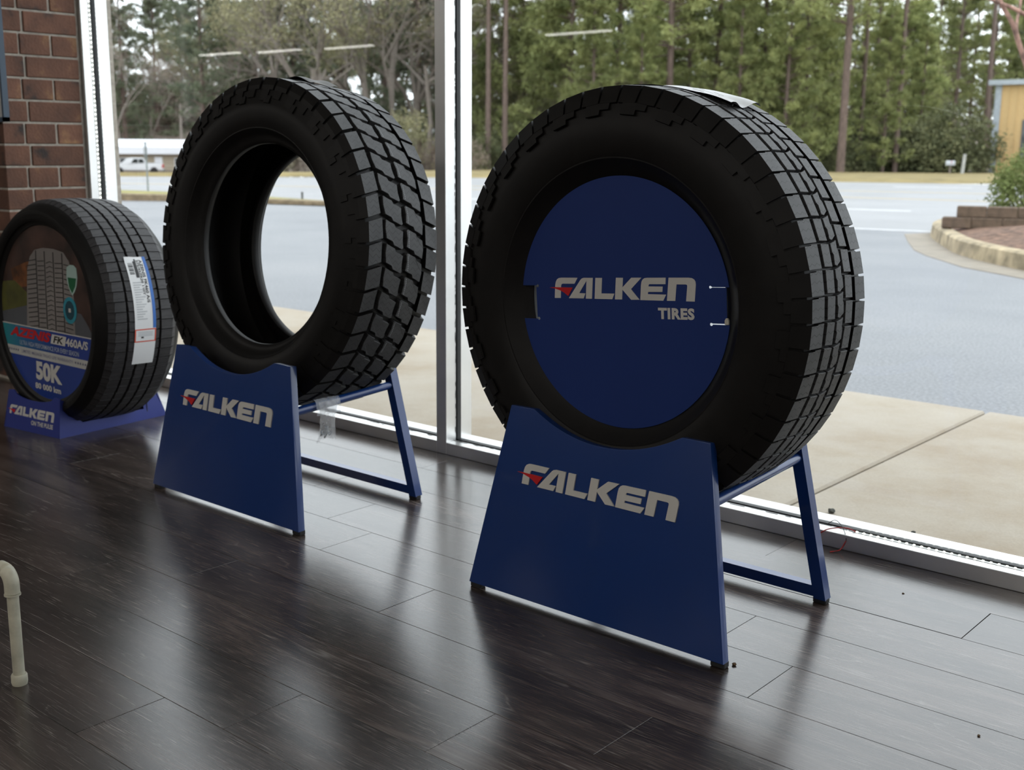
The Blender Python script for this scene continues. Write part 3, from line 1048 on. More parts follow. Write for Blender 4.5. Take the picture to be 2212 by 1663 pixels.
# mulch bed, gently bumpy, one skin
bm_n = 26
b = MB()
cx_, cy_ = 3.2, 4.2
rows = []
for t in [0, .06, .14, .25, .4, .6, .8, 1.0]:
    rows.append([(p.x * (1 - t) + cx_ * t, p.y * (1 - t) + cy_ * t, H - 0.03 + 0.22 * min(1, t * 3) ** .7 + rnd.uniform(-.02, .02) * (t > 0)) for p in inn_l])
vs = [q for r_ in rows for q in r_]
b.add(vs, [(r_ * n + i, r_ * n + i + 1, (r_ + 1) * n + i + 1, (r_ + 1) * n + i) for r_ in range(len(rows) - 1) for i in range(n - 1)])
b.build('mulch', M['mulch'], isl, 60)
ap = [P(1953, 506), P(1962, 524), P(1975, 541), P(2000, 552.5), P(2080, 578), P(2212, 603), P(2330, 628), P(2500, 660)]
ap_l = [p - io for p in ap]
b = MB()
flat(b, [(p.x, p.y) for p in ap_l] + [(p.x, p.y) for p in [q - io for q in toe[2:]][::-1]], 0.006, 0.03)
b.build('gutter', M['apron'], isl)
# retaining blocks: two courses
blk = MB().cbox((-0.17, -0.10, 0), (0.17, 0.10, 0.135), 0.012).mesh('block', M['block'])
base = onz(2066, 489, ZP + 0.20)
dx = Vector((0.96, 0.30, 0)).normalized()
ang = math.atan2(dx.y, dx.x)
for c_, k in [(0, 0), (0, 1), (0, 2), (0, 3), (1, 0.45), (1, 1.45), (1, 2.45), (1, 3.45)]:
    o = link('block', blk, isl, base + dx * (0.345 * k) + Vector((0, 0.02 * c_, 0.135 * c_ - 0.02)) - io)
    o.rotation_euler = (0, 0, ang + rnd.uniform(-.03, .03))
# ================================================================== TIRES
def carcass(Rb, yb, ys, Rs, yt, Rt, n=120):
    """closed revolved tyre body: bead radius Rb at +-yb, widest +-ys at radius Rs, tread base Rt out to +-yt"""
    k = min(1.0, (Rt - Rb) / 0.17)
    half = [(0.0, Rt), (yt * 0.5, Rt - 0.0006), (yt * 0.95, Rt - 0.002), (yt, Rt - 0.004), (yt + (ys - yt) * .55, Rt - 0.030 * k),
            (yt + (ys - yt) * .88, Rt - 0.062 * k), (ys - .0006, Rs + 0.018 * k), (ys, Rs), (ys - .001, Rs - 0.020 * k), (ys - 0.006, Rs - 0.042 * k),
            (ys - 0.0075, Rs - 0.044 * k), (ys - 0.0075, Rs - 0.047 * k), (ys - 0.0095, Rs - 0.049 * k),
            (yb + 0.022 * k, Rb + 0.030 * k), (yb + 0.014 * k, Rb + 0.018 * k), (yb + 0.013 * k, Rb + 0.0165 * k), (yb + 0.0115 * k, Rb + 0.0125 * k), (yb + 0.008 * k, Rb + 0.006 * k), (yb + 0.002, Rb + 0.0008), (yb - 0.006, Rb), (yb - 0.016, Rb + 0.003),
            (yb - 0.020, Rb + 0.007), (yb - 0.016, Rb + 0.020), (yb - 0.002, Rb + 0.045 * k), (ys - 0.022, Rs), (yt + (ys - yt) * .4 - .012, Rt - 0.045 * k), (yt * 0.7, Rt - 0.022), (0, Rt - 0.018)]
    prof = [(-y, r) for (y, r) in half] + [(y, r) for (y, r) in half[::-1][1:]]
    b = MB().lathe_y(prof[:-1], n)
    # close the ring of profiles
    m = len(prof) - 1
    o = 0
    b.f += [(o + (m - 1) * n + k, o + (m - 1) * n + (k + 1) % n, o + (k + 1) % n, o + k) for k in range(n)]
    b.mi += [0] * n
    return b


class Tread(MB):
    """blocks laid out by pitch (u) and axial metres (v), wrapped on the tyre"""

    def __init__(self, N, R, crown, yt):
        super().__init__()
        self.N, self.R, self.crown, self.yt = N, R, crown, yt
        self.uvl = []

    def ang(self, u):
        return 2 * math.pi * u / self.N

    def rt(self, v):
        return self.R - self.crown * (v / self.yt) ** 2

    def pos(self, u, v, dr):
        a = self.ang(u)
        r = self.rt(v) + dr
        return (r * math.sin(a), v, r * math.cos(a))

    def block(self, poly, depth, ch=0.0009):
        n = len(poly)
        a = sum(poly[i][0] * poly[(i + 1) % n][1] - poly[(i + 1) % n][0] * poly[i][1] for i in range(n))
        if a < 0:
            poly = poly[::-1]
        pitch = 2 * math.pi * self.R / self.N
        cu = sum(p[0] for p in poly) / n
        cv = sum(p[1] for p in poly) / n

        def ins(d):
            out = []
            for u, v in poly:
                du, dv = (u - cu) * pitch, v - cv
                L_ = math.hypot(du, dv)
                s = max(0.2, (L_ - d) / L_)
                out.append((cu + du * s / pitch, cv + dv * s))
            return out
        top, mid, bot = ins(ch), ins(0), ins(-0.0016)
        vs = [self.pos(u, v, 0) for u, v in top] + [self.pos(u, v, -ch) for u, v in mid] + [self.pos(u, v, -depth) for u, v in bot]
        uv = top + mid + bot
        fs = [tuple(range(n - 1, -1, -1))]
        for r_ in (0, 1):
            fs += [(r_ * n + i, r_ * n + (i + 1) % n, (r_ + 1) * n + (i + 1) % n, (r_ + 1) * n + i) for i in range(n)]
        self.add(vs, fs)
        self.uvl += uv

    def shoulder(self, sec, u0, u1, ue=None, lug=False):
        """prism of a (v,r) section between two pitch positions; ue gives other end positions per section point"""
        n = len(sec)
        vs, uv = [], []
        for e in (0, 1):
            for j, (v, r) in enumerate(sec):
                u = (u0, u1)[e] + (ue[j] if ue else 0)
                a = self.ang(u)
                vs.append((r * math.sin(a), v, r * math.cos(a)))
                uv.append((u, v))
        self.add(vs, [tuple(range(n)), tuple(range(2 * n - 1, n - 1, -1))] + [(i, (i + 1) % n, (i + 1) % n + n, i + n) for i in range(n)])
        k0 = len(self.mi) - n
        self.mi[k0 - 2:] = [1] * (n + 2)
        if not lug:
            self.mi[k0] = 0
        self.uvl += uv

    def finish(self, name, m, parent):
        me = self.mesh(name, m, None)
        # vertex order is kept by mesh(): write UVs per loop
        ul = me.uv_layers.new(name='UVMap')
        li = np.empty(len(me.loops), dtype=np.int32)
        me.loops.foreach_get('vertex_index', li)
        arr = np.array(self.uvl, dtype=np.float32)[li]
        ul.data.foreach_set('uv', arr.ravel())
        o = link(name, me, parent)
        return o


def wrap_patch(R, a0, a1, v0, v1, na, nv, fn=None):
    """curved sheet on the tread: angle a (from top towards +x), axial v"""
    b = MB()
    vs = []
    for i in range(na + 1):
        for j in range(nv + 1):
            a = a0 + (a1 - a0) * i / na
            v = v0 + (v1 - v0) * j / nv
            r = R + (fn(i / na, j / nv) if fn else 0)
            vs.append((r * math.sin(a), v, r * math.cos(a)))
    b.add(vs, [(i * (nv + 1) + j, (i + 1) * (nv + 1) + j, (i + 1) * (nv + 1) + j + 1, i * (nv + 1) + j + 1) for i in range(na) for j in range(nv)])
    return b


def orient(o, c, yaw, tilt, roll=0.0):
    n = Vector((math.sin(yaw) * math.cos(tilt), math.cos(yaw) * math.cos(tilt), -math.sin(tilt)))
    z = (Vector((0, 0, 1)) - n * n.z).normalized()
    x = n.cross(z)
    m = Matrix((x, n, z)).transposed()
    o.matrix_world = Matrix.Translation(c) @ m.to_4x4() @ Matrix.Rotation(roll, 4, 'Y')


# ---- right tire: highway all-terrain ------------------------------------------------
TR = thing('highway_tire', 'large black truck tire with sharp edged tread and blue disc in its opening', 'tire')
orient(TR, Vector((-1.405, 2.088, 0.684)), 0, 0)
b = carcass(0.245, 0.083, 0.137, 0.345, 0.1125, 0.4350)
b.build('carcass', M['rubber'], TR, 35)
N = 56
t = Tread(N, 0.4450, 0.0030, 0.1125)
D = 0.0105
for k in range(N):
    # centre rib with its zigzag groove
    t.block([(k + .08, -.0150), (k + .42, -.0150), (k + .52, -.0105), (k + .90, -.0130), (k + .96, -.004), (k + .80, .0125), (k + .40, .0125), (k + .28, .0085), (k - .04, .0110), (k + .02, .002)], D)
    # inner rows
    t.block([(k + .04, -.0535), (k + .92, -.0545), (k + .96, -.0240), (k + .08, -.0225)], D)
    t.block([(k + .34, .0215), (k + 1.22, .0205), (k + 1.26, .0520), (k + .38, .0530)], D)
    # shoulder rows: two stepped halves each, running over the edge
    for s in (-1, 1):
        off = 0.0 if s < 0 else 0.45
        lo = k + off
        inn = [(s * .0665, t.rt(.0665)), (s * .089, t.rt(.089)), (s * .089, .4340), (s * .0665, .4340)]
        t.shoulder(inn, lo + .03, lo + .955, [0, 0, 0, 0])
        out = [(s * .088, t.rt(.088)), (s * .1125, t.rt(.1125)), (s * .1300, .4080), (s * .1255, .4050), (s * .108, .4310), (s * .088, .4340)]
        t.shoulder(out, lo + .065, lo + .955)
        if k % 2 == 0:
            t.shoulder([(s * .1290, .4085), (s * .1385, .3850), (s * .1345, .3830), (s * .1250, .4060)], lo + .30, lo + 1.10, None, True)
        else:
            t.shoulder([(s * .1290, .4085), (s * .1345, .3950), (s * .1310, .3935), (s * .1250, .4060)], lo + .10, lo + .60, None, True)
t.finish('tread', [M['tread_ht'], M['rubber']], TR)
# paper label over the crown, its near end lifted and wavy
lb = wrap_patch(0.4462, math.radians(-12), math.radians(27), -0.038, 0.085, 26, 14,
                lambda i, j: 0.0006 + max(0, i - .72) / .28 * (0.006 + 0.006 * math.sin(j * 9.0 + .6)) + 0.0010 * math.sin(j * 7 + i * 9))
o = lb.build('tread_label', M['paper'], TR, 60)
o['label'] = 'white paper label stuck over the top of the tread'
pb = MB()
for (a, v, da, dv) in ((15, -.012, 3.6, .0035), (15.5, .012, 4.2, .003), (18, .030, 3.2, .004), (11, .030, 5, .004), (6, .045, 5, .004), (20.5, .012, 2.4, .003)):
    w_ = wrap_patch(0.4484, math.radians(a - da / 2), math.radians(a + da / 2), v - dv / 2, v + dv / 2, 6, 1)
    pb.add(w_.v, w_.f)
pb.build('label_print', M['ink'], o)

# ---- blue disc sign in the opening of the right tire --------------------------------
DS = thing('disc_sign', 'round blue disc sign with white letters filling the right tire opening', 'sign')
orient(DS, Vector((-1.405, 1.9865, 0.682)), 0, 0, -math.radians(4.2))
Rd = 0.2645
def notch(sgn):
    zc, hh, dp = (0.0, 0.037, 0.040)
    return zc, hh, dp
pts = []
hh = 0.037
a_n = math.asin(hh / Rd)
def arc(a0, a1, n):
    return [(Rd * math.cos(a0 + (a1 - a0) * i / n), Rd * math.sin(a0 + (a1 - a0) * i / n)) for i in range(n + 1)]
xr_, xl_ = 0.2560, -0.224
pts += arc(a_n, math.pi - a_n, 60)
# left notch with little round relief cuts
def relief(x, z, r, sx):
    return [(x + sx * r * math.cos(a), z + r * math.sin(a)) for a in [math.radians(d) for d in (100, 40, -20, -80)]]
pts += [(xl_, hh)] + [(xl_ + .004, hh + .003), (xl_ + .008, hh), (xl_ + .006, hh - .004)] + [(xl_, hh - .004), (xl_, -hh + .004)] + [(xl_ + .006, -hh + .004), (xl_ + .008, -hh), (xl_ + .004, -hh - .003)] + [(xl_, -hh)]
pts += arc(math.pi + a_n, 2 * math.pi - a_n, 60)
pts += [(.224, -hh)] + [(.2225, -hh - .0022), (.2195, -hh - .0030), (.2170, -hh - .0010), (.2170, -hh + .0020), (.2195, -hh + .0036)] + [(.224, -hh + .0022), (xr_, -hh + .0022), (xr_, hh - .0008), (.224, hh - .0008)]
pts += [(.2200, hh - .0030), (.2170, hh - .0020), (.2165, hh + .0010), (.2190, hh + .0030), (.2215, hh + .0020), (.224, hh)]
MB().prism(pts, -0.0006, 0.0006).build('board', M['blue_disc'], DS)
logo(DS, -0.1725, 0.1855, 0.0093, 0.0548, -0.0006, 0.0006, None, True)
MB().prism([(0.2525, -0.036), (0.2525, -0.028), (0.2555, -0.0235), (0.2590, -0.0235), (0.2615, -0.028), (0.2615, -0.036)], -0.004, 0.0).build('tab', mat('cream tape tab', (0.55, 0.52, 0.44), 0.6), DS)

# ---- left tire: chunky all-terrain ---------------------------------------------------
TL = thing('mud_terrain_tire', 'large black truck tire with chunky interlocking tread blocks and open centre', 'tire')
CL, TILT_L = Vector((-2.655, 2.128, 0.721)), 0.094
orient(TL, CL, -0.01, TILT_L)
b = carcass(0.278, 0.098, 0.146, 0.362, 0.124, 0.4440)
b.build('carcass', M['rubber'], TL, 35)
N = 46
t = Tread(N, 0.4580, 0.0040, 0.124)
D = 0.0145
zig = [(.02, -.0655), (.40, -.0690), (.80, -.0655), (.93, -.0450), (1.08, -.0400), (1.13, -.0300), (1.24, -.0110), (1.18, -.0065), (.86, -.0090), (.50, -.0060), (.42, -.0180), (.34, -.0330), (.20, -.0370), (.14, -.0480)]
for k in range(N):
    t.block([(k + u, v) for u, v in zig], D)
    t.block([(k + 1.62 - u, -v) for u, v in zig], D)
    for s in (-1, 1):
        lo = k + (0.0 if s < 0 else 0.18)
        w_ = (.10, .94) if k % 2 == 0 else (.08, .92)
        ins_ = .078 if k % 2 == 0 else .082
        out = [(s * ins_, t.rt(ins_)), (s * .124, t.rt(.124)), (s * .1345, .4330), (s * .1375, .4210), (s * .1330, .4190), (s * .118, .4405), (s * ins_, .4430)]
        sk = [s * -.16 * (-1 if s < 0 else -1), 0.10 * s, .13 * s, .15 * s, .15 * s, 0.10 * s, -.16 * -s]
        t.shoulder(out, lo + w_[0], lo + w_[1], [-.14, .06, .09, .10, .10, .06, -.14])
        # side biters down the shoulder, alternately long and short, hooked
        if k % 2 == 0:
            t.shoulder([(s * .1370, .4220), (s * .1465, .3900), (s * .1415, .3880), (s * .1325, .4200)], lo + .28, lo + .80, None, True)
            t.shoulder([(s * .1415, .4050), (s * .1480, .3850), (s * .1430, .3830), (s * .1370, .4030)], lo + .62, lo + 1.06, None, True)
        else:
            t.shoulder([(s * .1370, .4220), (s * .1445, .3990), (s * .1400, .3975), (s * .1325, .4200)], lo + .24, lo + .74, None, True)
t.finish('tread', [M['tread_at'], M['rubber']], TL)
ml = MB()
for k in range(170):
    a = math.radians(20 + k * 0.62)
    fu = (a * 46 / (2 * math.pi)) % 1.0
    if .12 < fu < .42:
        continue
    w_ = wrap_patch(0.4584, a, a + math.radians(.36), 0.0135 + .0006 * math.sin(k * .7), 0.0146 + .0006 * math.sin(k * .7), 1, 1)
    ml.add(w_.v, w_.f)
o = ml.build('mould_line', M['ink_gray'], TL)
o['label'] = 'thin pale dashed line around the tread centre'
lb = wrap_patch(0.4590, math.radians(-2), math.radians(13), -0.045, 0.055, 14, 8, lambda i, j: 0.001 + 0.008 * math.sin(i * 3.1) ** 2 + .002 * math.sin(j * 8))
o = lb.build('tread_label', mat('dark backed label', (0.05, 0.045, 0.035), 0.6), TL, 60)
o['label'] = 'curled dark label on top of the tread'

# ---- small tire: street tire with straight ribs ----------------------------------------
TS = thing('passenger_tire', 'smaller black street tire with straight grooves and paper label at far left', 'tire')
CS, YAW_S, TILT_S = Vector((-3.880, 2.150, 0.417)), -0.02, 0.03
orient(TS, CS, YAW_S, TILT_S)
b = carcass(0.303, 0.136, 0.163, 0.345, 0.118, 0.3890)
b.build('carcass', M['rubber'], TS, 35)
N = 72
t = Tread(N, 0.3980, 0.0060, 0.118)
D = 0.0090
ribs = [(-.112, -.070), (-.062, -.028), (-.020, .014), (.022, .056), (.064, .112)]
for k in range(N):
    t.block([(k + .05, -.108), (k + .97, -.112), (k + .97, -.070), (k + .05, -.068)], D, .0006)
    t.block([(k + .03, -.062), (k + .97, -.060), (k + 1.0, -.028), (k + .06, -.030)], D, .0006)
    t.block([(k + .04, -.020), (k + .50, -.020), (k + .56, -.0175), (k + .99, -.020), (k + 1.02, .014), (k + .55, .014), (k + .5, .0115), (k + .02, .014)], D, .0006)
    t.block([(k + .05, .022), (k + .98, .022), (k + .96, .040), (k + .80, .056), (k + .02, .056)], D, .0006)
    t.block([(k + .05, .064), (k + .97, .064), (k + .97, .112), (k + .05, .108)], D, .0006)
    for s in (-1, 1):
        t.shoulder([(s * .110, t.rt(.110)), (s * .130, .3800), (s * .1490, .3620), (s * .1460, .3610), (s * .126, .3780), (s * .107, .3880)], k + .04, k + .97)
t.finish('tread', [M['tread_sport'], M['rubber']], TS)
# paper label on the tread
a0, a1, v0, v1 = math.radians(58), math.radians(112), -0.041, 0.040
lab = wrap_patch(0.3981, a0, a1, v0, v1, 40, 4, lambda i, j: 0.0006 + (0.004 * max(0, .05 - i) / .05 if j < .3 else 0))
lab_o = lab.build('tread_label', M['paper'], TS, 60)
lab_o['label'] = 'long white paper label with blue edge and red box'
RL = 0.3993


def on_label(s0, s1, t0, t1, m, name, dr=0.0):
    """flat print rectangle: s runs down the label 0..1, t across 0 (left) .. 1 (right edge)"""
    w_ = wrap_patch(RL + dr, a0 + (a1 - a0) * s0, a0 + (a1 - a0) * s1, v0 + (v1 - v0) * t0, v0 + (v1 - v0) * t1, max(1, int((s1 - s0) * 40)), 2)
    return w_


def join(ws, name, m, parent):
    b = MB()
    for w_ in ws:
        b.add(w_.v, w_.f)
    return b.build(name, m, parent)


join([on_label(0.0, .66, .86, 1.0, 0, 0)], 'blue_border', M['ink_blue'], lab_o)
join([on_label(.665, .675, 0, 1, 0, 0), on_label(.775, .785, 0, 1, 0, 0), on_label(.665, .785, 0, .05, 0, 0), on_label(.665, .785, .95, 1, 0, 0)], 'red_box', M['ink_red'], lab_o)
fine = []
for i in range(16):
    s_ = .24 + i * .022
    fine.append(on_label(s_, s_ + .009, .12, .60 - .1 * (i % 3), 0, 0))
for i in range(4):
    fine.append(on_label(.69 + i * .012, .695 + i * .012, .15, .85, 0, 0))
join(fine, 'fine_print', mat('pale grey print', (0.50, 0.52, 0.54), 0.6), lab_o)['kind'] = 'stuff'
join([on_label(.02, .20, .36, .50, 0, 0)] + [on_label(.06 + .012 * i, .064 + .012 * i + .003 * (i % 3), .10, .32, 0, 0) for i in range(9)], 'bar_code', M['ink'], lab_o)
join([on_label(.735, .75, .30, .42, 0, 0)], 'print_mark', M['ink'], lab_o)


def label_text(body, s0, s1, t0, t1, m, bold=0.0):
    vs, fs = fit_text(body, s0, s1, t0, t1, bold)     # text x runs down the label, text up points to the right edge
    b = MB()
    out = []
    for x, _, z in vs:
        a = a0 + (a1 - a0) * x
        v = v0 + (v1 - v0) * z
        r = RL + 0.0003
        out.append((r * math.sin(a), v, r * math.cos(a)))
    b.add(out, fs)
    return b.build('lettering', m, lab_o)


label_text('AZENIS FK460 A/S', .03, .43, .66, .80, M['ink'], .02)
label_text('275/45ZR20 110Y', .03, .36, .84 - .26, .48 + .16 - .02 - .02, M['ink'], .02) if False else label_text('275/45ZR20 110Y', .03, .36, .52, .63, M['ink'], .02)

# ---- printed card standing in the opening of the small tire -----------------------------
CD = thing('poster_disc', 'round printed card showing a tire on a road, inside the small tire', 'poster')
orient(CD, CS, YAW_S, TILT_S)
CD.scale = (1.15, 1.0, 1.15)
YC = -0.138
Rc = 0.268


def disc_clip(poly, R=Rc * 0.999):
    """clip a convex-ish polygon to the card circle (Sutherland-Hodgman against 64 half planes)"""
    out = list(poly)
    for i in range(64):
        a = 2 * math.pi * i / 64
        nx, nz = math.cos(a), math.sin(a)
        src, out = out, []
        for j in range(len(src)):
            p, q = src[j], src[(j + 1) % len(src)]
            dp, dq = p[0] * nx + p[1] * nz - R, q[0] * nx + q[1] * nz - R
            if dp <= 0:
                out.append(p)
            if (dp < 0) != (dq < 0):
                t_ = dp / (dp - dq)
                out.append((p[0] + (q[0] - p[0]) * t_, p[1] + (q[1] - p[1]) * t_))
        if not out:
            return []
    return out


circ = [(Rc * math.cos(2 * math.pi * i / 64), Rc * math.sin(2 * math.pi * i / 64)) for i in range(64)]
MB().prism(circ, YC, YC + 0.002).build('card', mat('dusky autumn wood print', (0.045, 0.022, 0.016), 0.45, var=0.9, scale=9), CD)
layer = [0]


def printed(name, poly, m, lift=None, clip=True):
    layer[0] += 1
    y = YC - 0.00025 * layer[0] if lift is None else YC - lift
    pl = disc_clip(poly) if clip else poly
    if len(pl) < 3:
        return None
    return MB().prism(pl, y, YC - 0.00002 if lift is None else y + 0.0002).build(name, m, CD)


def rect(x0, x1, z0, z1):
    return [(x0, z0), (x1, z0), (x1, z1), (x0, z1)]


printed('printed_foliage', [(-.20, .12), (-.08, .155), (.02, .19), (.10, .18), (.06, .10), (-.18, .06)], mat('orange foliage print', (0.13, 0.045, 0.012), 0.45, var=0.8, scale=22))
printed('printed_grass', [(-.27, .075), (-.18, .085), (-.10, .05), (-.10, -.02), (-.27, -.04)], mat('green field print', (0.085, 0.085, 0.015), 0.45, var=0.4, scale=15))
printed('printed_road', [(-.27, -.02), (-.10, .015), (.20, .015), (.24, -.02), (.27, -.06), (-.27, -.06)], mat('grey road print', (0.085, 0.09, 0.10), 0.4, var=0.15, scale=6))
tp = [(-.115, -.06), (-.105, .06), (-.098, .125), (-.080, .165), (-.05, .188), (.00, .197), (.06, .197), (.115, .190), (.145, .165), (.160, .12), (.165, .05), (.165, -.06)]
printed('printed_tire', tp, mat('grey tire print', (0.22, 0.20, 0.19), 0.4, var=0.18, scale=5))
gb = MB()
yy = YC - 0.00025 * (layer[0] + 1)
for x in (-.042, .008, .058, .108):
    gb.prism([(x - .003, -.06), (x + .003, -.06), (x + .002, .187), (x - .004, .187)], yy, yy + .0002)
for i in range(15):
    z = -.05 + i * .0145
    gb.prism([(-.100, z - .004), (-.045, z + .004), (-.045, z + .0075), (-.100, z - .001)], yy, yy + .0002)
    gb.prism([(-.036, z), (.002, z + .003), (.002, z + .006), (-.036, z + .003)], yy, yy + .0002)
    gb.prism([(.014, z - .003), (.036, z + .003), (.052, z + .001), (.052, z + .003), (.036, z + .006), (.014, z)], yy, yy + .0002)
    gb.prism([(.064, z), (.104, z + .002), (.104, z + .005), (.064, z + .003)], yy, yy + .0002)
    gb.prism([(.114, z), (.156, z - .003), (.156, z), (.114, z + .003)], yy, yy + .0002)
gb.build('printed_tread', mat('dark tread print', (0.03, 0.027, 0.026), 0.45), CD)
layer[0] += 1
shield = [(.132, .148), (.150, .156), (.168, .156), (.184, .148), (.188, .120), (.182, .095), (.172, .078), (.158, .066), (.146, .078), (.134, .098), (.129, .120)]
printed('printed_badge', shield, mat('pale green badge print', (0.38, 0.52, 0.48), 0.4, var=0.1))
printed('printed_badge', [(.136, .118), (.182, .118), (.176, .094), (.158, .072), (.142, .090)], mat('dark green badge print', (0.01, 0.12, 0.045), 0.4))
printed('printed_badge', [(.141 + .037 * math.cos(a * math.pi / 12), .020 + .040 * math.sin(a * math.pi / 12)) for a in range(24)], mat('teal badge print', (0.03, 0.26, 0.34), 0.4, var=0.2))
printed('printed_badge', [(.141 + .026 * math.cos(a * math.pi / 6), .020 + .029 * math.sin(a * math.pi / 6)) for a in range(12)], mat('dark teal badge print', (0.012, 0.06, 0.085), 0.4))
printed('printed_badge', [(.135, .014), (.147, .014), (.147, .026), (.135, .026)], M['white_letter'])
# lower blue field, bands
printed('printed_field', rect(-.27, .27, -.27, -.052), mat('royal blue print', (0.014, 0.045, 0.26), 0.4, var=0.12, scale=4))
def teal_mat():
    m, T, N_, L, Pn = new_mat('teal to blue band print')
    tc = N_.new('ShaderNodeTexCoord')
    sx = N_.new('ShaderNodeSeparateXYZ')
    L.new(tc.outputs['Object'], sx.inputs[0])
    mr = N_.new('ShaderNodeMapRange')
    mr.inputs[1].default_value = -.26
    mr.inputs[2].default_value = 0.06
    L.new(sx.outputs[0], mr.inputs[0])
    r = ramp(N_, [(0, (0.02, 0.24, 0.26)), (0.45, (0.015, 0.12, 0.30)), (1, (0.016, 0.045, 0.26))])
    L.new(mr.outputs[0], r.inputs[0])
    L.new(r.outputs[0], Pn.inputs['Base Color'])
    Pn.inputs['Roughness'].default_value = 0.4
    return m


printed('printed_band', rect(-.27, .27, -.122, -.054), teal_mat())
printed('printed_band', rect(-.27, .27, -.0545, -.0515), M['white_letter'])
printed('printed_band', rect(-.27, .27, -.148, -.121), mat('silver band print', (0.50, 0.50, 0.48), 0.4, var=0.1))
yt_ = YC - 0.00025 * (layer[0] + 1)


def card_text(body, x0, x1, z0, z1, m, bold=0.0, shear=0.0, name='lettering', slope=0.0, y=None):
    vs, fs = fit_text(body, x0, x1, z0, z1, bold, shear)
    b = MB().add([(x, y if y is not None else yt_ - 0.0004, z + slope * (x - x0)) for x, _, z in vs], fs)
    return b.build(name, m, CD)


card_text('AZENIS', -.218, .030, -.0905, -.060, M['red_letter'], .045, .3)
MB().prism([(.026, -.0915), (.108, -.0915), (.118, -.062), (.036, -.062)], yt_, yt_ + .0002).build('printed_box', M['white_letter'], CD)
card_text('FK', .042, .102, -.0875, -.066, M['ink'], .03, .25)
card_text('460A/S', .114, .236, -.0900, -.064, M['white_letter'], .03, .1)
card_text('ULTRA HIGH PERFORMANCE FOR EVERY SEASON', -.160, .185, -.1145, -.1000, mat('grey blue lettering', (0.40, 0.45, 0.55), 0.5), .01)
card_text('LIMITED MILEAGE TREAD LIFE WARRANTY', -.150, .150, -.1390, -.1290, mat('violet grey lettering', (0.25, 0.25, 0.36), 0.5), .01)
sb = MB()
for cx0 in (-.225, .165):
    for i in range(5):
        cx = cx0 + .0135 * i
        sb.prism([(cx + (.0048 if j % 2 == 0 else .0020) * math.sin(j * math.pi / 5), -.134 + (.0048 if j % 2 == 0 else .0020) * math.cos(j * math.pi / 5)) for j in range(10)], yt_ - .0004, yt_ - .0002)
sb.build('printed_stars', mat('dark blue print', (0.03, 0.04, 0.15), 0.5), CD)
card_text('50K', -.068, .085, -.214, -.155, M['white_letter'], .05)
card_text('80 000 km', -.075, .075, -.243, -.224, M['white_letter'], .04)

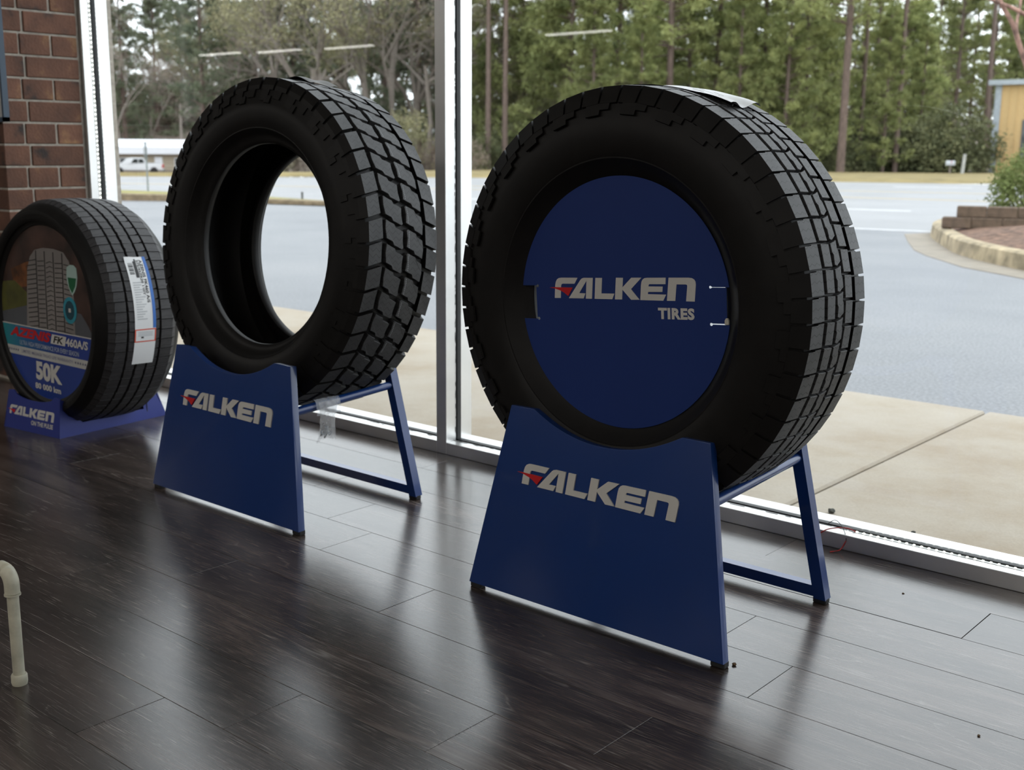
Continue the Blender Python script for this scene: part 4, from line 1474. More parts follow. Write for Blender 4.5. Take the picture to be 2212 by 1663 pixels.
# ================================================================== STANDS
def stand(label, cx, y0, depth):
    t = thing('tire_stand', label, 'tire stand', (cx, y0, 0), 0, 'blue tire stands')
    lean = math.atan2(0.052, 0.418)
    ca, sa = math.cos(lean), math.sin(lean)

    def pl(x, y, z):            # panel plane: leans back; y is depth behind the face
        return (x, z * sa + y * ca, 0.012 + z * ca - y * sa)
    Hh = 0.427
    Ra = (0.19 ** 2 + 0.052 ** 2) / (2 * 0.052)
    top = []
    for i in range(25):
        a = -1 + 2 * i / 24
        x = a * 0.19
        top.append((x, Hh - 0.052 + Ra - math.sqrt(Ra * Ra - x * x)))
    poly = [(-0.338, 0), (-0.2575, Hh)] + [(-0.192, Hh + .0005)] + top[1:-1] + [(0.192, Hh + .0005), (0.2575, Hh), (0.338, 0)]
    b = MB().prism(poly, 0, 0.022, pl)
    me = b.mesh('front_panel', M['blue'])
    bm = bmesh.new()
    bm.from_mesh(me)
    sharp = [e for e in bm.edges if len(e.link_faces) == 2 and e.calc_face_angle(0) > 1.0]
    bmesh.ops.bevel(bm, geom=sharp, offset=0.0022, segments=2, affect='EDGES', profile=0.7)
    for f in bm.faces:
        f.smooth = True
    for e in bm.edges:
        if len(e.link_faces) == 2 and e.calc_face_angle(0) > 0.5:
            e.smooth = False
    bm.to_mesh(me)
    bm.free()
    pn = link('front_panel', me, t)
    logo(pn, -0.2055, 0.1995, 0.257, 0.306, 0, 0.003, pl)
    # rear frame: two leaning legs, bottom bar and curved top rail
    lr = math.atan2(0.035, 0.427)
    cr, sr = math.cos(lr), math.sin(lr)

    def rp(x, y, z):            # rear frame plane, leans forward; y measured from its outer face inwards
        return (x, depth - z * sr - y * cr, 0.012 + z * cr - y * sr)
    for s in (-1, 1):
        b = MB().prism([(s * 0.338, 0), (s * 0.2575, Hh), (s * 0.229, Hh), (s * 0.3095, 0)], 0, 0.026, rp)
        b.build('rear_leg', M['blue'], t)
    MB().prism([(-0.312, 0.004), (0.312, 0.004), (0.307, 0.030), (-0.307, 0.030)], 0.002, 0.024, rp).build('bottom_bar', M['blue'], t)
    rail = [(-0.245, Hh - .075)] + [(x, z - 0.028) for x, z in top[::2]] + [(0.245, Hh - .075), (0.2385, Hh - .0005), (0.192, Hh - .0005)] + [(x, z) for x, z in top[1:-1][::-1]] + [(-0.192, Hh - .0005), (-0.2385, Hh - .0005)]
    MB().prism(rail, 0.006, 0.020, rp).build('top_rail', M['blue'], t)
    # the two round rods that carry the tyre
    for s in (-1, 1):
        p0 = Vector(pl(s * 0.262, 0.018, 0.305))
        p1 = Vector(rp(s * 0.262, 0.020, 0.325))
        MB().tube([p0, p1], 0.0115, 14).build('support_rod', M['blue'], t, 60)
        # angle strip welded under the rod
        d = (p1 - p0)
        MB().tube([p0 + d * .03 + Vector((s * -.004, 0, -.011)), p0 + d * .70 + Vector((s * -.004, 0, -.011))], 0.0035, 6).build('rod_weld', M['blue'], t, 60)
    for (x, y) in ((-0.322, 0.014), (0.322, 0.014), (-0.322, depth - 0.014), (0.322, depth - 0.014)):
        MB().cbox((x - 0.016, y - 0.010, 0), (x + 0.016, y + 0.010, 0.014), 0.002).build('foot', M['rubber_pad'], t)
    return t


stand('blue steel tire stand under the tire with the blue disc', -1.401, 1.884, 0.470)
stand('blue steel tire stand under the chunky open tire', -2.645, 1.843, 0.456)

# bag of bolts taped to the rod of the left stand
bg = thing('hardware_bag', 'small clear plastic bag of bolts taped to the left stand rod', 'bag', (-2.378, 2.005, 0.330))
nx, nz = 14, 18
vs = []
for side in (-1, 1):
    for i in range(nz + 1):
        for j in range(nx + 1):
            s_, q = i / nz, j / nx
            wd_ = 0.036 - 0.010 * math.sin(s_ * 3.1)
            y = (q - .5) * 2 * wd_ - 0.012 * s_
            fat = 0.010 * math.sin(q * math.pi) * (0.25 + s_ * (1.1 - .9 * s_) * 1.6)
            crk = 0.0022 * math.sin(q * 23 + s_ * 9) * math.sin(s_ * 17 + q * 5)
            z = -0.105 * s_ + 0.008 * math.sin(q * 4) * s_ - .006 * s_ * (1 - q)
            vs.append((0.014 + side * fat + crk, y, z))
b = MB()
m_ = (nz + 1) * (nx + 1)
b.add(vs, [(o_2 + i * (nx + 1) + j, o_2 + i * (nx + 1) + j + 1, o_2 + (i + 1) * (nx + 1) + j + 1, o_2 + (i + 1) * (nx + 1) + j) for o_2 in (0, m_) for i in range(nz) for j in range(nx)])
b.build('bag', M['bag'], bg, 80)
tpv = []
for i in range(9):
    a = math.radians(-160 + i * 32)
    tpv.append((0.0128 * math.sin(a), 0.0128 * math.cos(a) - .001))
tpv = [(0.0125, 0.0)] + [(0.0128 * math.cos(a), 0.0128 * math.sin(a)) for a in [math.radians(d) for d in (30, 60, 90, 120, 150)]]
prof_ = [(0.0150, -0.030), (0.0145, -0.012)] + tpv
b = MB()
vs = [(x - 0.001, y, z - 0.006) for y in (-0.042, -0.02, 0.0, 0.02, 0.042) for (x, z) in prof_]
k_ = len(prof_)
b.add(vs, [(i * k_ + j, i * k_ + j + 1, (i + 1) * k_ + j + 1, (i + 1) * k_ + j) for i in range(4) for j in range(k_ - 1)])
b.build('tape', M['tape'], bg, 80)
for (y, z, an) in ((-0.022, -.088, .4), (-0.016, -.082, 1.2), (-.006, -.079, 2.2), (-.012, -.092, .9)):
    d = Vector((0.1, math.cos(an), math.sin(an))).normalized()
    c = Vector((0.014, y, z))
    b = MB().tube([c - d * .010, c + d * .009], 0.0026, 8)
    b.tube([c + d * .009, c + d * .013], 0.0052, 6)
    b.build('bolt', M['steel_bolt'], bg, 40)
for (y, z) in ((-.026, -.082), (-.002, -.088)):
    ring = [(Vector((0.017, y + .0055 * math.cos(a), z + .0055 * math.sin(a)))) for a in [2 * math.pi * i / 12 for i in range(13)]]
    MB().tube(ring, 0.0018, 6, False).build('washer', M['steel_bolt'], bg, 60)

# card cradle under the small tire ----------------------------------------------------------
cb = thing('card_cradle', 'violet blue card cradle with white letters under the small street tire', 'tire stand', (-3.896, 1.936, 0), 0.113)
hw, dp_ = 0.164, 0.462
arc_c = []
for i in range(15):
    x = -0.118 + 0.236 * i / 14
    arc_c.append((x, 0.136 - 0.026 * math.sqrt(max(0, 1 - (x / 0.118) ** 2))))
front = [(-hw, 0), (-0.148, 0.134)] + [(-0.130, 0.136)] + arc_c + [(0.130, 0.136), (0.148, 0.134), (hw, 0)]
ln = 0.16
fb = MB().prism(front, 0, 0.004, lambda x, y, z: (x, y + z * ln, z))
fp = fb.build('front_panel', M['blue_card'], cb)
logo(fp, -0.136, 0.124, 0.051, 0.084, 0, 0.0008, lambda x, y, z: (x, y + z * ln, z))
vs, fs = fit_text('ON THE PULSE', -0.004, 0.122, 0.026, 0.042, .03)
MB().add([(x, z * ln - .0008, z) for x, _, z in vs], fs).build('lettering', M['white_letter'], fp)
rear = [(-hw, 0), (-0.148, 0.105), (0.148, 0.105), (hw, 0)]
MB().prism(rear, dp_ - .004, dp_, lambda x, y, z: (x, y - z * .30, z)).build('rear_panel', M['blue_card'], cb)
for s in (-1, 1):
    side = [(0, 0), (0.134 * ln, 0.134), (0.060, 0.110), (0.085, 0.052), (0.100, 0.040), (dp_ - .100, 0.040), (dp_ - .100, 0.075), (dp_ - .045, 0.104), (dp_, 0)]
    MB().prism(side, 0, 0.004, lambda y, x, z: (s * (hw - 0.0005 - z * .10) - s * x, y, z)).build('side_panel', M['blue_card'], cb)
    MB().box((s * (hw - .004), dp_ - .085, 0.035), (0.0015, 0.0025, 0.07)).build('slot', M['ink'], cb)
MB().box2((-hw + .01, .03, 0.0), (hw - .01, dp_ - .03, 0.016)).build('base', M['blue_card'], cb)

# ================================================================== PVC stand at the left edge
pv = thing('pipe_stand', 'aged white plastic pipe stand leg with elbow at the left edge', 'pipe stand', (-2.032, 0.950, 0))
def pipe_leg(parent, x0, sgn):
    MB().tube([(x0, 0, 0.012), (x0, 0, 0.205)], 0.0108, 20).build('leg', M['pvc'], parent, 60)
    MB().tube([(x0, 0, 0.0), (x0, 0, 0.006), (x0, 0, 0.018), (x0, 0, 0.021)], [0.0135, 0.0150, 0.0148, 0.0132], 20).build('end_cap', M['pvc'], parent, 40)
    el = [(x0, 0, 0.182)] + [(x0 + sgn * (0.024 - 0.024 * math.cos(a)), 0, 0.198 + 0.024 * math.sin(a)) for a in [math.pi / 2 * i / 8 for i in range(9)]] + [(x0 + sgn * 0.040, 0, 0.222)]
    MB().tube([(x0, 0, 0.178), (x0, 0, 0.181)] , 0.0150, 20).build('elbow_lip', M['pvc'], parent, 50)
    MB().tube(el, 0.0138, 20).build('elbow', M['pvc'], parent, 50)


pipe_leg(pv, 0, -1)
pipe_leg(pv, -0.62, 1)
MB().tube([(-0.03, 0, 0.222), (-0.59, 0, 0.222)], 0.0108, 20).build('rail', M['pvc'], pv, 60)

# crumbs and a stone
def pebble(name, label, cat, p, r, m, g=None):
    bm = bmesh.new()
    bmesh.ops.create_icosphere(bm, subdivisions=2, radius=r)
    for v in bm.verts:
        v.co *= 1 + rnd.uniform(-.22, .22)
        v.co.z *= .65
    me = bpy.data.meshes.new(name)
    bm.to_mesh(me)
    bm.free()
    me.materials.append(m)
    o = link(name, me, None, p)
    return tag(o, label, cat, g)


p = onz(1796, 1108, -0.06)
pebble('pebble', 'small dark stone on the sidewalk just outside the right pane', 'stone', (p.x, p.y, -0.053), 0.011, M['stone'])
p = onz(1973, 1152, -0.06)
pebble('pebble', 'tiny dark stone on the sidewalk near the sill led strip', 'stone', (p.x, p.y, -0.056), 0.006, M['stone'])
p = onz(1951, 1283, 0)
pebble('crumb', 'brown crumb on the bright floor left of the window sill', 'crumb', (p.x, p.y, 0.0015), 0.0028, M['crumb'])
p = onz(2114, 1590, 0)
pebble('crumb', 'brown crumb on the floor near the lower right corner', 'crumb', (p.x, p.y, 0.0015), 0.0026, M['crumb'])
p = onz(1586, 1437, 0)
pebble('crumb', 'tan crumb beside the front foot of the right stand', 'crumb', (p.x, p.y, 0.0025), 0.0045, M['crumb'])
# ================================================================== FAR BUILDINGS, TRUCK, POSTS
def far_ground(x, y_hor_px, dep):
    """height of the sight line that grazes the verge, so bases sit just behind its crest"""
    return ondepth(x, y_hor_px, dep)


def place(o, p, rotz=0.0):
    o.location = p
    o.rotation_euler = (0, 0, rotz)


def facing(p):
    """rotation that turns local -Y towards the camera"""
    return math.atan2(p.y - CAM.y, p.x - CAM.x) - math.pi / 2


# white pickup truck behind the verge, facing left
DT = 128.0
p = ondepth(297, 376.5, DT)
tk = thing('pickup_truck', 'white pickup truck parked by the beige building across the road', 'truck', p, facing(p))
sc = 1.0
body = [(-2.75, .45), (-2.80, .75), (-2.72, 1.02), (-1.75, 1.12), (-1.05, 1.72), (-.70, 1.80), (.55, 1.80), (.85, 1.70), (1.05, 1.22), (2.70, 1.22), (2.80, 1.15), (2.80, .55), (2.72, .45)]
b = MB().prism(body, -.93, .93)
me = b.mesh('body', M['car_white'])
bm = bmesh.new()
bm.from_mesh(me)
bmesh.ops.bevel(bm, geom=[e for e in bm.edges if len(e.link_faces) == 2 and e.calc_face_angle(0) > .3], offset=.07, segments=2, affect='EDGES')
bm.to_mesh(me)
bm.free()
link('body', me, tk)
MB().prism([(-.62, 1.22), (-.32, 1.66), (.12, 1.68), (.12, 1.22)], -.945, -.92).build('side_window', M['dark_pane'], tk)
MB().prism([(.20, 1.22), (.20, 1.68), (.62, 1.66), (.80, 1.26)], -.945, -.92).build('side_window', M['dark_pane'], tk)
MB().prism([(-1.66, 1.16), (-1.10, 1.66), (-1.13, 1.69), (-1.70, 1.19)], -.75, .75).build('windshield', M['dark_pane'], tk)
MB().box((1.93, 0, 1.10), (1.50, 1.55, .28)).build('bed_liner', M['tyre_far'], tk)
for (x, s) in ((-1.85, -1), (-1.85, 1), (1.75, -1), (1.75, 1)):
    wq = MB().lathe_y([(-.12, .01), (-.12, .22), (-.13, .26), (-.13, .36), (-.10, .40), (.10, .40), (.13, .36), (.13, .01)], 24)
    wo = wq.build('wheel', M['tyre_far'], tk, 40)
    wo.location = (x, s * .86, .40)
MB().cbox((2.60, -.955, .72), (2.82, -.72, 1.10), .02).build('tail_light', M['tail_red'], tk)
MB().cbox((2.60, .72, .72), (2.82, .955, 1.10), .02).build('tail_light', M['tail_red'], tk)
MB().cbox((2.70, -.90, .42), (2.92, .90, .60), .03).build('bumper', M['galv'], tk)
MB().cbox((-2.95, -.92, .40), (-2.70, .92, .62), .03).build('bumper', M['galv'], tk)
MB().cbox((-2.83, -.80, .72), (-2.70, -.45, .90), .02).build('headlight', M['glass'], tk)
MB().cbox((-.80, -1.12, 1.14), (-.66, -.94, 1.32), .02).build('side_mirror', M['car_white'], tk)

# long white roofed building behind the truck
p = ondepth(330, 377, 142)
tb = thing('long_building', 'long beige building with white metal roof behind the white truck', 'building', p, facing(p) + 0.10)
MB().box2((-14, 0, -.6), (6.2, 7, 2.55)).build('wall', M['trailer_wall'], tb)
MB().prism([(-.6, 2.55), (7.6, 2.55), (3.5, 4.2)], -14.6, 6.8, lambda x, y, z: (y, x, z)).build('roof', M['trailer_roof'], tb)
MB().box2((-14.7, -.62, 2.45), (6.9, -.50, 3.3)).build('fascia', M['trailer_roof'], tb)
for x in (-9.5, -3.2, 3.2):
    f = MB().box2((x - .06 - .5, -.05, .7), (x + .56, .02, 2.0)).build('window', M['trailer_roof'], tb)
    MB().box2((x - .48, -.07, .78), (x + .48, -.045, 1.92)).build('pane', M['dark_pane'], f)
MB().box2((.3, -.05, 0), (1.2, .02, 2.1)).build('door', M['trailer_roof'], tb)

# white roofed shed seen over the left tire's shoulder
p = ondepth(925, 377, 120)
sh = thing('shed', 'small brown shed with white roof just left of the dark mullion', 'building', p, facing(p))
MB().box2((-3.0, 0, -.6), (3.2, 5, 2.9)).build('wall', M['brown_wall'], sh)
MB().prism([(-.5, 2.9), (5.5, 2.9), (5.5, 3.7), (2.5, 4.6)], -3.4, 3.6, lambda x, y, z: (y, x, z)).build('roof', M['trailer_roof'], sh)
MB().box2((-.2, -.06, 0), (.8, .02, 2.1)).build('door', M['bark'], sh)

# yellow tan building at the right edge
p = ondepth(2140, 374.5, 66)
yb_ = thing('yellow_building', 'yellow tan sided building with pale roof trim at the right edge', 'building', p, facing(p) - 0.25)
MB().box2((0, 0, -.6), (9, 7, 4.95)).build('wall', M['siding_yellow'], yb_)
bb = MB()
for i in range(18):
    bb.box2((0.25 + i * .42, -.03, 0), (0.29 + i * .42, .0, 4.9))
for i in range(18):
    if i * .42 + .25 < 9:
        MB().box2((0.25 + i * .42, -.03, -.05), (0.30 + i * .42, .0, 4.9)).build('batten', M['siding_yellow'], yb_)
MB().box2((-.12, -.05, -.1), (.22, .05, 4.95)).build('corner_trim', M['trim_pale'], yb_)
MB().box2((-.45, -.35, 4.85), (9.4, 7.3, 5.12)).build('roof', M['trim_pale'], yb_)
f = MB().box2((1.45, -.06, .7), (3.4, .02, 2.95)).build('window', mat('dark window frame', (0.10, 0.10, 0.10), 0.5), yb_)
MB().box2((1.53, -.075, .78), (3.32, -.05, 2.87)).build('pane', M['dark_pane'], f)

# mailbox, white post
p = ondepth(2051, 378.5, 59)
mb_ = thing('mailbox', 'small grey mailbox on a wooden post on the far verge', 'mailbox', p, facing(p))
MB().box((0, 0, .26), (.09, .09, .60)).build('post', M['bark_gray'], mb_)
arcb = [(-.21 , .52), (.21, .52)]
MB().prism([(-.10, .50), (.10, .50), (.10, .62)] + [(.10 * math.cos(a), .62 + .10 * math.sin(a)) for a in [math.pi * i / 8 for i in range(1, 8)]] + [(-.10, .62)], -.22, .22, lambda x, y, z: (y, x, z)).build('box', M['mailbox'], mb_)
MB().box((.05, -.115, .66), (.02, .01, .14)).build('flag', M['tail_red'], mb_)
p = ondepth(2077, 379, 59)
wp = thing('marker_post', 'short leaning white post on the verge beside the mailbox', 'post', p, facing(p))
MB().tube([(0, 0, -.1), (.08, 0, 1.02)], [.09, .075], 8).build('post', M['post_white'], wp, 60)
MB().tube([(.08, 0, 1.02), (.083, 0, 1.05)], [.09, .06], 8).build('cap', M['post_white'], wp, 60)

# street sign seen edge on, on the near grass strip
p = onz(320, 413, 0.08)
ss = thing('street_sign', 'thin sign post seen edge on, standing on the near grass strip', 'sign', p, facing(p))
MB().tube([(0, 0, 0), (0, 0, .99)], .020, 6).build('post', M['galv'], ss)
MB().cbox((-.045, -.20, .62), (-.03, .20, .99), .003).build('panel', M['galv'], ss)
p = onz(653, 430, 0.05)
mk = thing('utility_marker', 'tiny dark marker stub on the near grass strip seen through the left tire', 'marker', p, 0)
MB().tube([(0, 0, 0), (0.0, 0, .11)], .02, 6).build('stub', M['stone'], mk)
MB().tube([(0, 0, .11), (0, 0, .13)], [.026, .02], 6).build('cap', M['stone'], mk)

# ================================================================== VEGETATION
R = np.random.RandomState(11)


def mesh_np(name, V, F, m):
    me = bpy.data.meshes.new(name)
    nv, nf = len(V), len(F)
    k = F.shape[1]
    me.vertices.add(nv)
    me.vertices.foreach_set('co', V.astype(np.float32).ravel())
    me.loops.add(nf * k)
    me.loops.foreach_set('vertex_index', F.astype(np.int32).ravel())
    me.polygons.add(nf)
    me.polygons.foreach_set('loop_start', np.arange(0, nf * k, k, dtype=np.int32))
    try:
        me.polygons.foreach_set('loop_total', np.full(nf, k, dtype=np.int32))
    except Exception:
        pass
    me.update(calc_edges=True)
    me.materials.append(m)
    return me


def blades(cent, dirs, L, wd):
    """thin leaf blades: triangles from cent along dirs"""
    n = len(cent)
    rv = R.normal(size=(n, 3))
    side = np.cross(dirs, rv)
    side /= np.linalg.norm(side, axis=1)[:, None] + 1e-9
    L = L[:, None]
    wd = wd[:, None]
    a = cent - side * wd * .5
    b_ = cent + dirs * L * .55 + side * wd * .5
    c = cent + dirs * L
    d = cent + dirs * L * .5 - side * wd * .5
    V = np.stack([a, b_, c, d], 1).reshape(-1, 3)
    F = np.arange(n * 4).reshape(n, 4)
    return V, F


def unit(v):
    return v / (np.linalg.norm(v, axis=-1, keepdims=True) + 1e-9)


def make_pine(name, Ht, h0, nb, Lb, ntuft, nbl, leaf, r0, crown=1.0, width=.075, blen=.32):
    """trunk + limbs mesh and needle mesh"""
    tb_ = MB()
    lean = R.uniform(-.25, .25, 2)
    tp_ = [(lean[0] * (i / 7) ** 2, lean[1] * (i / 7) ** 2, Ht * i / 7) for i in range(8)]
    tb_.tube(tp_, [r0 * (1 - .75 * i / 7) for i in range(8)], 7)
    C_, Dr = [], []
    for i in range(nb):
        h = h0 + (Ht - h0) * R.rand() ** 1.0
        fr = (h - h0) / max(.1, Ht - h0)
        L_ = Lb * (1 - .72 * fr ** crown) * R.uniform(.6, 1.1)
        az = R.uniform(0, 2 * math.pi)
        up = R.uniform(-.10, .35) + .3 * fr
        d = np.array([math.cos(az), math.sin(az), up])
        base_ = np.array([lean[0] * (h / Ht) ** 2, lean[1] * (h / Ht) ** 2, h])
        mid_ = base_ + d * L_ * .5
        end_ = base_ + d * L_ + np.array([0, 0, L_ * .06])
        tb_.tube([base_, mid_, end_], [max(.012, r0 * .22 * (1 - .5 * fr)), .018, .007], 4, False)
        for q in range(ntuft):
            t_ = R.uniform(.35, 1.04)
            c = base_ + d * L_ * t_ + R.normal(size=3) * np.array([.22, .22, .14]) * (L_ * .35)
            C_.append(c)
            Dr.append(unit(d + np.array([0, 0, .5])))
    C_ = np.array(C_)
    Dr = np.array(Dr)
    cent = np.repeat(C_, nbl, 0) + R.normal(size=(len(C_) * nbl, 3)) * .06
    dirs = unit(np.repeat(Dr, nbl, 0) * .55 + R.normal(size=cent.shape) * .75)
    n_ = len(cent)
    V, F = blades(cent, dirs, R.uniform(.7, 1.25, n_) * blen, R.uniform(.7, 1.3, n_) * width)
    return tb_.mesh('trunk', M['bark'], 60), mesh_np('foliage', V, F, leaf)


def make_bush(Wd, Ht, nclump, nleaf, leaf, size, twigs=10, flat_=.5):
    tb_ = MB()
    C_ = []
    for i in range(nclump):
        a = R.uniform(0, 2 * math.pi)
        rr = Wd * .5 * math.sqrt(R.rand())
        hmax = Ht * math.sqrt(max(.05, 1 - (rr / (Wd * .55)) ** 2))
        h = hmax * R.uniform(.05, 1) ** .7
        C_.append((rr * math.cos(a), rr * math.sin(a), h))
    C_ = np.array(C_)
    for i in range(twigs):
        c = C_[R.randint(len(C_))]
        tb_.tube([(c[0] * .15, c[1] * .15, 0), (c[0] * .6, c[1] * .6, c[2] * .55), tuple(c)], [.02 * Ht ** .5, .012, .005], 4, False)
    cent = np.repeat(C_, nleaf, 0) + R.normal(size=(len(C_) * nleaf, 3)) * Wd * .055
    cent[:, 2] = np.abs(cent[:, 2])
    dirs = unit(R.normal(size=cent.shape) + np.array([0, 0, .3]))
    n_ = len(cent)
    V, F = blades(cent, dirs, R.uniform(.7, 1.3, n_) * size, R.uniform(.7, 1.3, n_) * size * flat_)
    return tb_.mesh('stem', M['bark_gray'], 60), mesh_np('foliage', V, F, leaf)


def make_bare(Ht, r0, depth_, spread=.55, leafy=0, leaf=None):
    tb_ = MB()
    tips = []

    def grow(p, d, L_, r, lv):
        q = p + d * L_ * .5 + Vector(R.normal(size=3) * .04 * L_)
        e = q + (d + Vector(R.normal(size=3) * .10)).normalized() * L_ * .5
        tb_.tube([p, q, e], [r, r * .85, r * .68], 5 if lv > 1 else 4, False)
        tips.append(e)
        if lv == 0:
            return
        for k in range(3 if lv > 1 else 4):
            nd = (d + Vector(R.normal(size=3)) * spread + Vector((0, 0, .22))).normalized()
            grow(p + (e - p) * R.uniform(.45, 1.0), nd, L_ * R.uniform(.55, .8), r * .55, lv - 1)
    grow(Vector((0, 0, 0)), Vector((0, 0, 1)), Ht * .42, r0, depth_)
    fm = None
    if leafy:
        C_ = np.array([tuple(t_) for t_ in tips if t_.z > Ht * .22])
        cent = np.repeat(C_, leafy, 0) + R.normal(size=(len(C_) * leafy, 3)) * .30
        dirs = unit(R.normal(size=cent.shape))
        n_ = len(cent)
        V, F = blades(cent, dirs, R.uniform(.7, 1.3, n_) * .17, R.uniform(.7, 1.3, n_) * .09)
        fm = mesh_np('foliage', V, F, leaf)
    return tb_.mesh('trunk', M['bark_gray'], 60), fm


def plant(name, meshes, x, ybase, dep, label, cat, group=None, s=1.0, rot=None, dz=-0.3):
    p = ondepth(x, ybase, dep) + Vector((0, 0, dz))
    t_ = thing(name, label, cat, p, R.uniform(0, 6.28) if rot is None else rot, group)
    t_.scale = (s, s, s * R.uniform(.92, 1.08))
    tm, fm = meshes
    link('trunk' if 'tree' in cat or 'pine' in name else 'stem', tm, t_)
    if fm:
        link('foliage', fm, t_)
    return t_


pineA = [make_pine('pine', 17, 1.2, 150, 3.6, 15, 12, M['needles'], .22) for _ in range(3)]
pineB = [make_pine('pine', 22, 6.5, 110, 3.4, 13, 12, M['needles'], .23) for _ in range(3)]
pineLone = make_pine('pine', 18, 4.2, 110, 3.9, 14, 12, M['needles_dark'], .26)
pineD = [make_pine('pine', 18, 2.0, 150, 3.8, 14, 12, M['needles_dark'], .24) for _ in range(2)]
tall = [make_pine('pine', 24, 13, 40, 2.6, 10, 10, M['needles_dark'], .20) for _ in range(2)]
oak = [make_bare(15, .22, 4, .6, 34, M['leaf_olive']) for _ in range(2)]
bare = [make_bare(16, .17, 4, .5, 7, M['leaf_brown']) for _ in range(3)]
bushG = [make_bush(4.6, 3.6, 130, 26, M['leaf_under'], .24, 10, .55) for _ in range(3)]
bushB = [make_bush(4.4, 4.2, 130, 22, M['leaf_brown'], .24, 26, .28) for _ in range(2)]
bushO = [make_bush(5.0, 6.0, 130, 24, M['leaf_olive'], .22, 14, .5) for _ in range(2)]

GP = 'pines in the wood across the road'
# named trees first: those the photograph lets one point at
plant('pine_tree', pineLone, 446, 372, 74, 'dark pine with a bent trunk standing just left above the chunky tire', 'pine tree', GP, .80)
plant('pine_tree', pineB[0], 1815, 373, 60.5, 'tall pine with a bare pale trunk right of the blue disc tire', 'pine tree', GP, 1.0)
plant('pine_tree', pineB[1], 1440, 371, 64, 'tall pine with a bare trunk above the top of the blue disc tire', 'pine tree', GP, 1.0)
LP = 'green pine with low branches in the wood across the road'
for (x, dep, k, s) in ((1090, 70, 1, 1.0), (1230, 66, 0, .95), (1330, 72, 2, 1.0), (1540, 66, 1, 1.0), (1640, 70, 0, 1.0), (1730, 66, 2, .95), (1590, 84, 2, 1.1),
                       (1180, 84, 2, 1.1), (1420, 88, 0, 1.2), (1710, 92, 1, 1.2), (1010, 78, 2, 1.0), (1940, 74, 0, .9), (1880, 70, 2, .72), (1130, 76, 2, .8), (1280, 63, 1, .62), (1480, 76, 0, .9), (1590, 63, 2, .58), (1690, 63, 0, .66), (1760, 80, 1, 1.0), (1380, 63, 2, .55), (1905, 63, 1, .5), (1980, 68, 2, .5)):
    plant('pine_tree', pineA[k], x, 372, dep, LP, 'pine tree', GP, s)
for x in (1054, 1090):
    plant('pine_tree', tall[0 if x < 1070 else 1], x, 372, 64, 'slim bare trunked pine just right of the mullion, %s of two' % ('first' if x < 1070 else 'second'), 'pine tree', GP, .85)
for x, dep in ((1853, 66), (1932, 63)):
    plant('pine_tree', tall[x % 2], x, 373, dep, 'slim bare trunk at the wood edge between the blue disc tire and the yellow building', 'pine tree', GP, .75)
LT = 'slim tall trunked pine at the right end of the wood'
for (x, dep, k, s) in ((1860, 74, 0, 1), (1935, 78, 1, 1), (1985, 84, 0, 1), (2030, 80, 1, 1.1), (2062, 96, 0, 1.2), (2105, 84, 1, 1), (2135, 92, 0, 1.1), (2180, 88, 1, 1), (2230, 84, 0, 1), (2290, 90, 1, 1.1), (1905, 98, 1, 1.2), (2010, 110, 0, 1.3), (2150, 112, 1, 1.3)):
    plant('pine_tree', pineB[(k + int(x)) % 3], x + 22, 374, dep + 22, 'pine with a high crown at the right end of the wood', 'pine tree', GP, s * .85)
for (x, dep, k, s) in ((1850, 76, 0, 1), (2120, 78, 1, 1)):
    plant('pine_tree', tall[k], x, 374, dep, LT, 'pine tree', GP, s)
LD = 'dark evergreen pine in the wood beyond the left pane'
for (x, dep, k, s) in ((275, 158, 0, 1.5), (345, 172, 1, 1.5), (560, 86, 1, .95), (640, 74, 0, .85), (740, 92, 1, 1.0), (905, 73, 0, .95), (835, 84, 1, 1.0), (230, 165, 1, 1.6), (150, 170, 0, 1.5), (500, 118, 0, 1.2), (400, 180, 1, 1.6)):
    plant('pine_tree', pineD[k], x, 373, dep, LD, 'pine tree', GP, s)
for i, x in enumerate((1835, 1880, 1915, 1950, 1990, 2025, 2055)):
    plant('bush', bushG[i % 3], x, 373.5, 64 + R.uniform(0, 4), 'dark green bush at the wood edge near the yellow building', 'bush', 'undergrowth along the wood edge', R.uniform(.6, 1.15))
LO = 'olive leaved evergreen tree in the wood beyond the left pane'
for (x, dep, k, s) in ((690, 62, 0, .95), (800, 66, 1, 1.0), (590, 70, 1, .9), (890, 70, 0, 1.05), (960, 82, 1, 1.1), (1050, 92, 0, 1.15), (530, 84, 1, 1.0), (640, 92, 0, 1.1), (740, 78, 1, 1.05), (850, 86, 0, 1.1), (920, 94, 1, 1.2), (700, 104, 1, 1.3), (800, 108, 0, 1.3), (600, 108, 0, 1.2), (480, 104, 1, 1.1), (880, 112, 1, 1.4)):
    plant('broadleaf_tree', oak[k], x, 371, dep, LO, 'tree', 'olive trees beyond the left pane', s)
LB = 'bare grey brown winter tree in the wood beyond the left pane'
for (x, dep, k, s) in ((270, 150, 0, 1.3), (330, 165, 1, 1.4), (390, 150, 2, 1.3), (450, 160, 0, 1.4), (300, 175, 2, 1.5), (360, 185, 0, 1.5), (420, 180, 1, 1.5), (500, 150, 2, 1.3), (860, 66, 1, .95), (830, 84, 0, 1.1), (920, 66, 2, .95), (760, 72, 2, 1.0), (560, 140, 0, 1.3), (620, 120, 1, 1.2), (1130, 80, 1, 1.1), (1150, 88, 2, 1.2)):
    plant('bare_tree', bare[k], x, 375, dep, LB if x < 1000 else 'bare grey brown winter tree just right of the mullion', 'tree', 'bare trees across the road', s)
LU = 'dark green undergrowth bush along the wood edge across the road'
xs = np.arange(1030, 2110, 88)
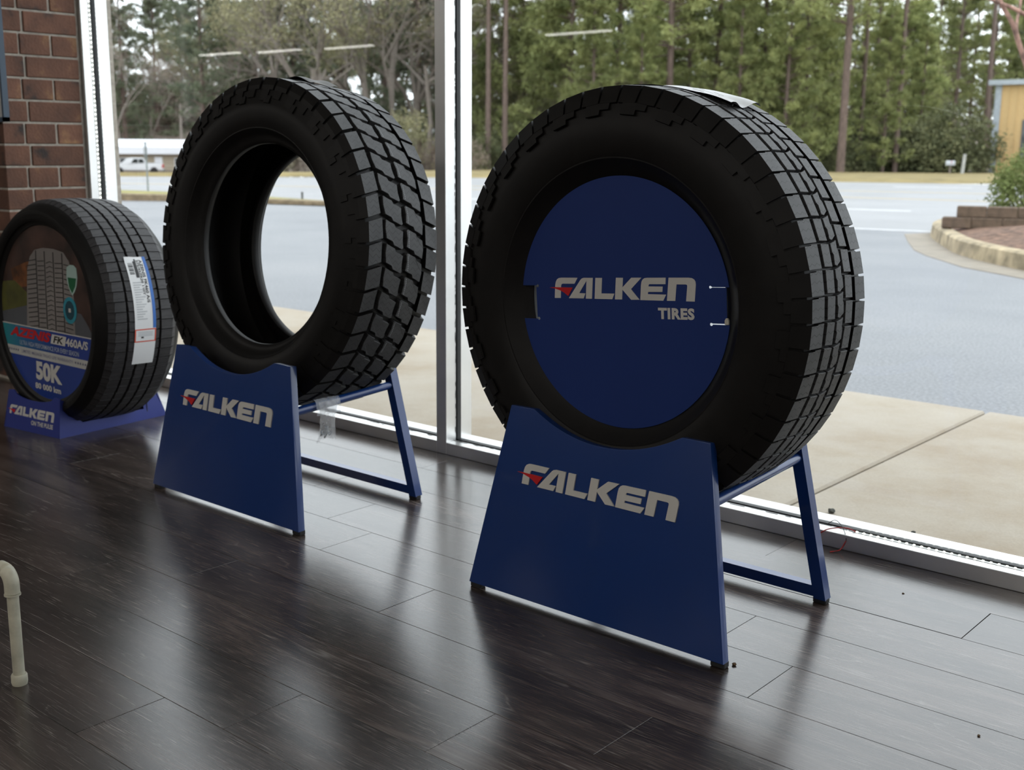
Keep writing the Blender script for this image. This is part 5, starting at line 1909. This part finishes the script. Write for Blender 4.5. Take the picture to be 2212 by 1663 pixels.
for i, x in enumerate(xs):
    plant('bush', bushG[i % 3], x + R.uniform(-18, 18), 372.5, 63 + R.uniform(0, 5), LU, 'bush', 'undergrowth along the wood edge', R.uniform(.45, 1.0))
for i, x in enumerate(np.arange(1010, 1990, 92)):
    plant('bush', (bushO + bushG[:1])[i % 3], x + R.uniform(-20, 20), 372.5, 72 + R.uniform(0, 8), 'taller olive green bush behind the wood edge undergrowth', 'bush', 'undergrowth along the wood edge', R.uniform(1.0, 1.75) if x > 1800 else R.uniform(.9, 1.35))
for i, x in enumerate(np.arange(480, 1010, 66)):
    plant('bush', [bushB[0], bushG[1], bushO[0], bushB[1]][i % 4], x + R.uniform(-12, 12), 374, 56 + R.uniform(0, 8) + (10 if x < 600 else 0), ['brown twiggy bush beyond the left pane', 'dark green bush beyond the left pane', 'olive bush beyond the left pane', 'brown twiggy bush beyond the left pane'][i % 4], 'bush', 'bushes beyond the left pane', R.uniform(.5, .85))
for i, x in enumerate(np.arange(190, 700, 30)):
    plant('bush', bushB[i % 2], x, 376, 178 + R.uniform(0, 12), 'grey brown thicket far behind the long beige building', 'bush', 'thicket behind the long building', R.uniform(3.0, 3.9))
# far backing trees close the lower gaps of the wood
for i, x in enumerate(np.arange(960, 2330, 58)):
    plant('pine_tree', (pineD + pineA[:1])[i % 3], x + R.uniform(-15, 15), 374, 118 + R.uniform(0, 25), 'distant pine deep in the wood across the road', 'pine tree', 'distant pines deep in the wood', R.uniform(.62, .9) if x > 1840 else R.uniform(.9, 1.2))
plant('bush', bushB[0], 440, 376, 116, 'brown twiggy bush in front of the long beige building', 'bush', None, .62)

# island shrub and crape myrtle
shr = make_bush(.92, 1.0, 260, 26, M['leaf_shrub'], .055, 26, .42)
p = onz(2214, 478, 0.10)
t_ = thing('shrub', 'small leafed green shrub on the mulched island at the right edge', 'shrub', p, 0.4)
link('stem', shr[0], t_)
link('foliage', shr[1], t_)
mt = thing('crape_myrtle', 'reddish peeling trunk and limbs crossing the top right corner', 'tree', ondepth(2262, 470, 15.6))
o0 = mt.location.copy()


def limb(pts, rs, name='limb'):
    q = [ondepth(x, y, d) - o0 for x, y, d in pts]
    MB().tube(arc_pts(q, 24), list(np.interp(np.linspace(0, 1, 24 // (len(q) - 1) * (len(q) - 1) + 1), np.linspace(0, 1, len(rs)), rs)), 9).build(name, M['bark_red'], mt, 60)


limb([(2262, 470, 15.6), (2250, 300, 15.6), (2226, 170, 15.6), (2203, 100, 15.55), (2187, 50, 15.5), (2166, 14, 15.5), (2150, -30, 15.45), (2120, -120, 15.4)], [.060, .050, .040, .034, .032, .028, .024, .02], 'trunk')
limb([(2262, 62, 15.5), (2212, 30, 15.4), (2180, 14, 15.4), (2148, 2, 15.4), (2110, -20, 15.3), (2050, -60, 15.2)], [.030, .027, .025, .024, .020, .015])
limb([(2205, 104, 15.55), (2196, 60, 15.7), (2204, 10, 15.8), (2212, -60, 15.9)], [.024, .02, .018, .014])
for (x0, x1) in ((2165, 2150), (2172, 2166), (2160, 2185), (2168, 2195)):
    pass
sp = thing('sapling', 'thin leafless sapling standing in front of the yellow building', 'sapling', onz(2180, 470, 0.08) + Vector((0.1, 1.4, 0)))
o0s = sp.location.copy()
b = MB()
for k in range(9):
    a = R.uniform(-.5, .5)
    h = R.uniform(.9, 1.75)
    b.tube([(0, 0, 0), (a * .35, R.uniform(-.1, .1), h * .5), (a, R.uniform(-.2, .2), h)], [.008, .006, .003], 4, False)
b.build('stem', M['bark_gray'], sp)
b = MB()
for k in range(26):
    z = R.uniform(.5, 1.3)
    a = R.uniform(-.3, .3)
    b.tube([(a, 0, z), (a + R.uniform(-.2, .2), R.uniform(-.1, .1), z + R.uniform(.1, .3))], [.004, .002], 4, False)
b.build('twig', M['bark_gray'], sp)
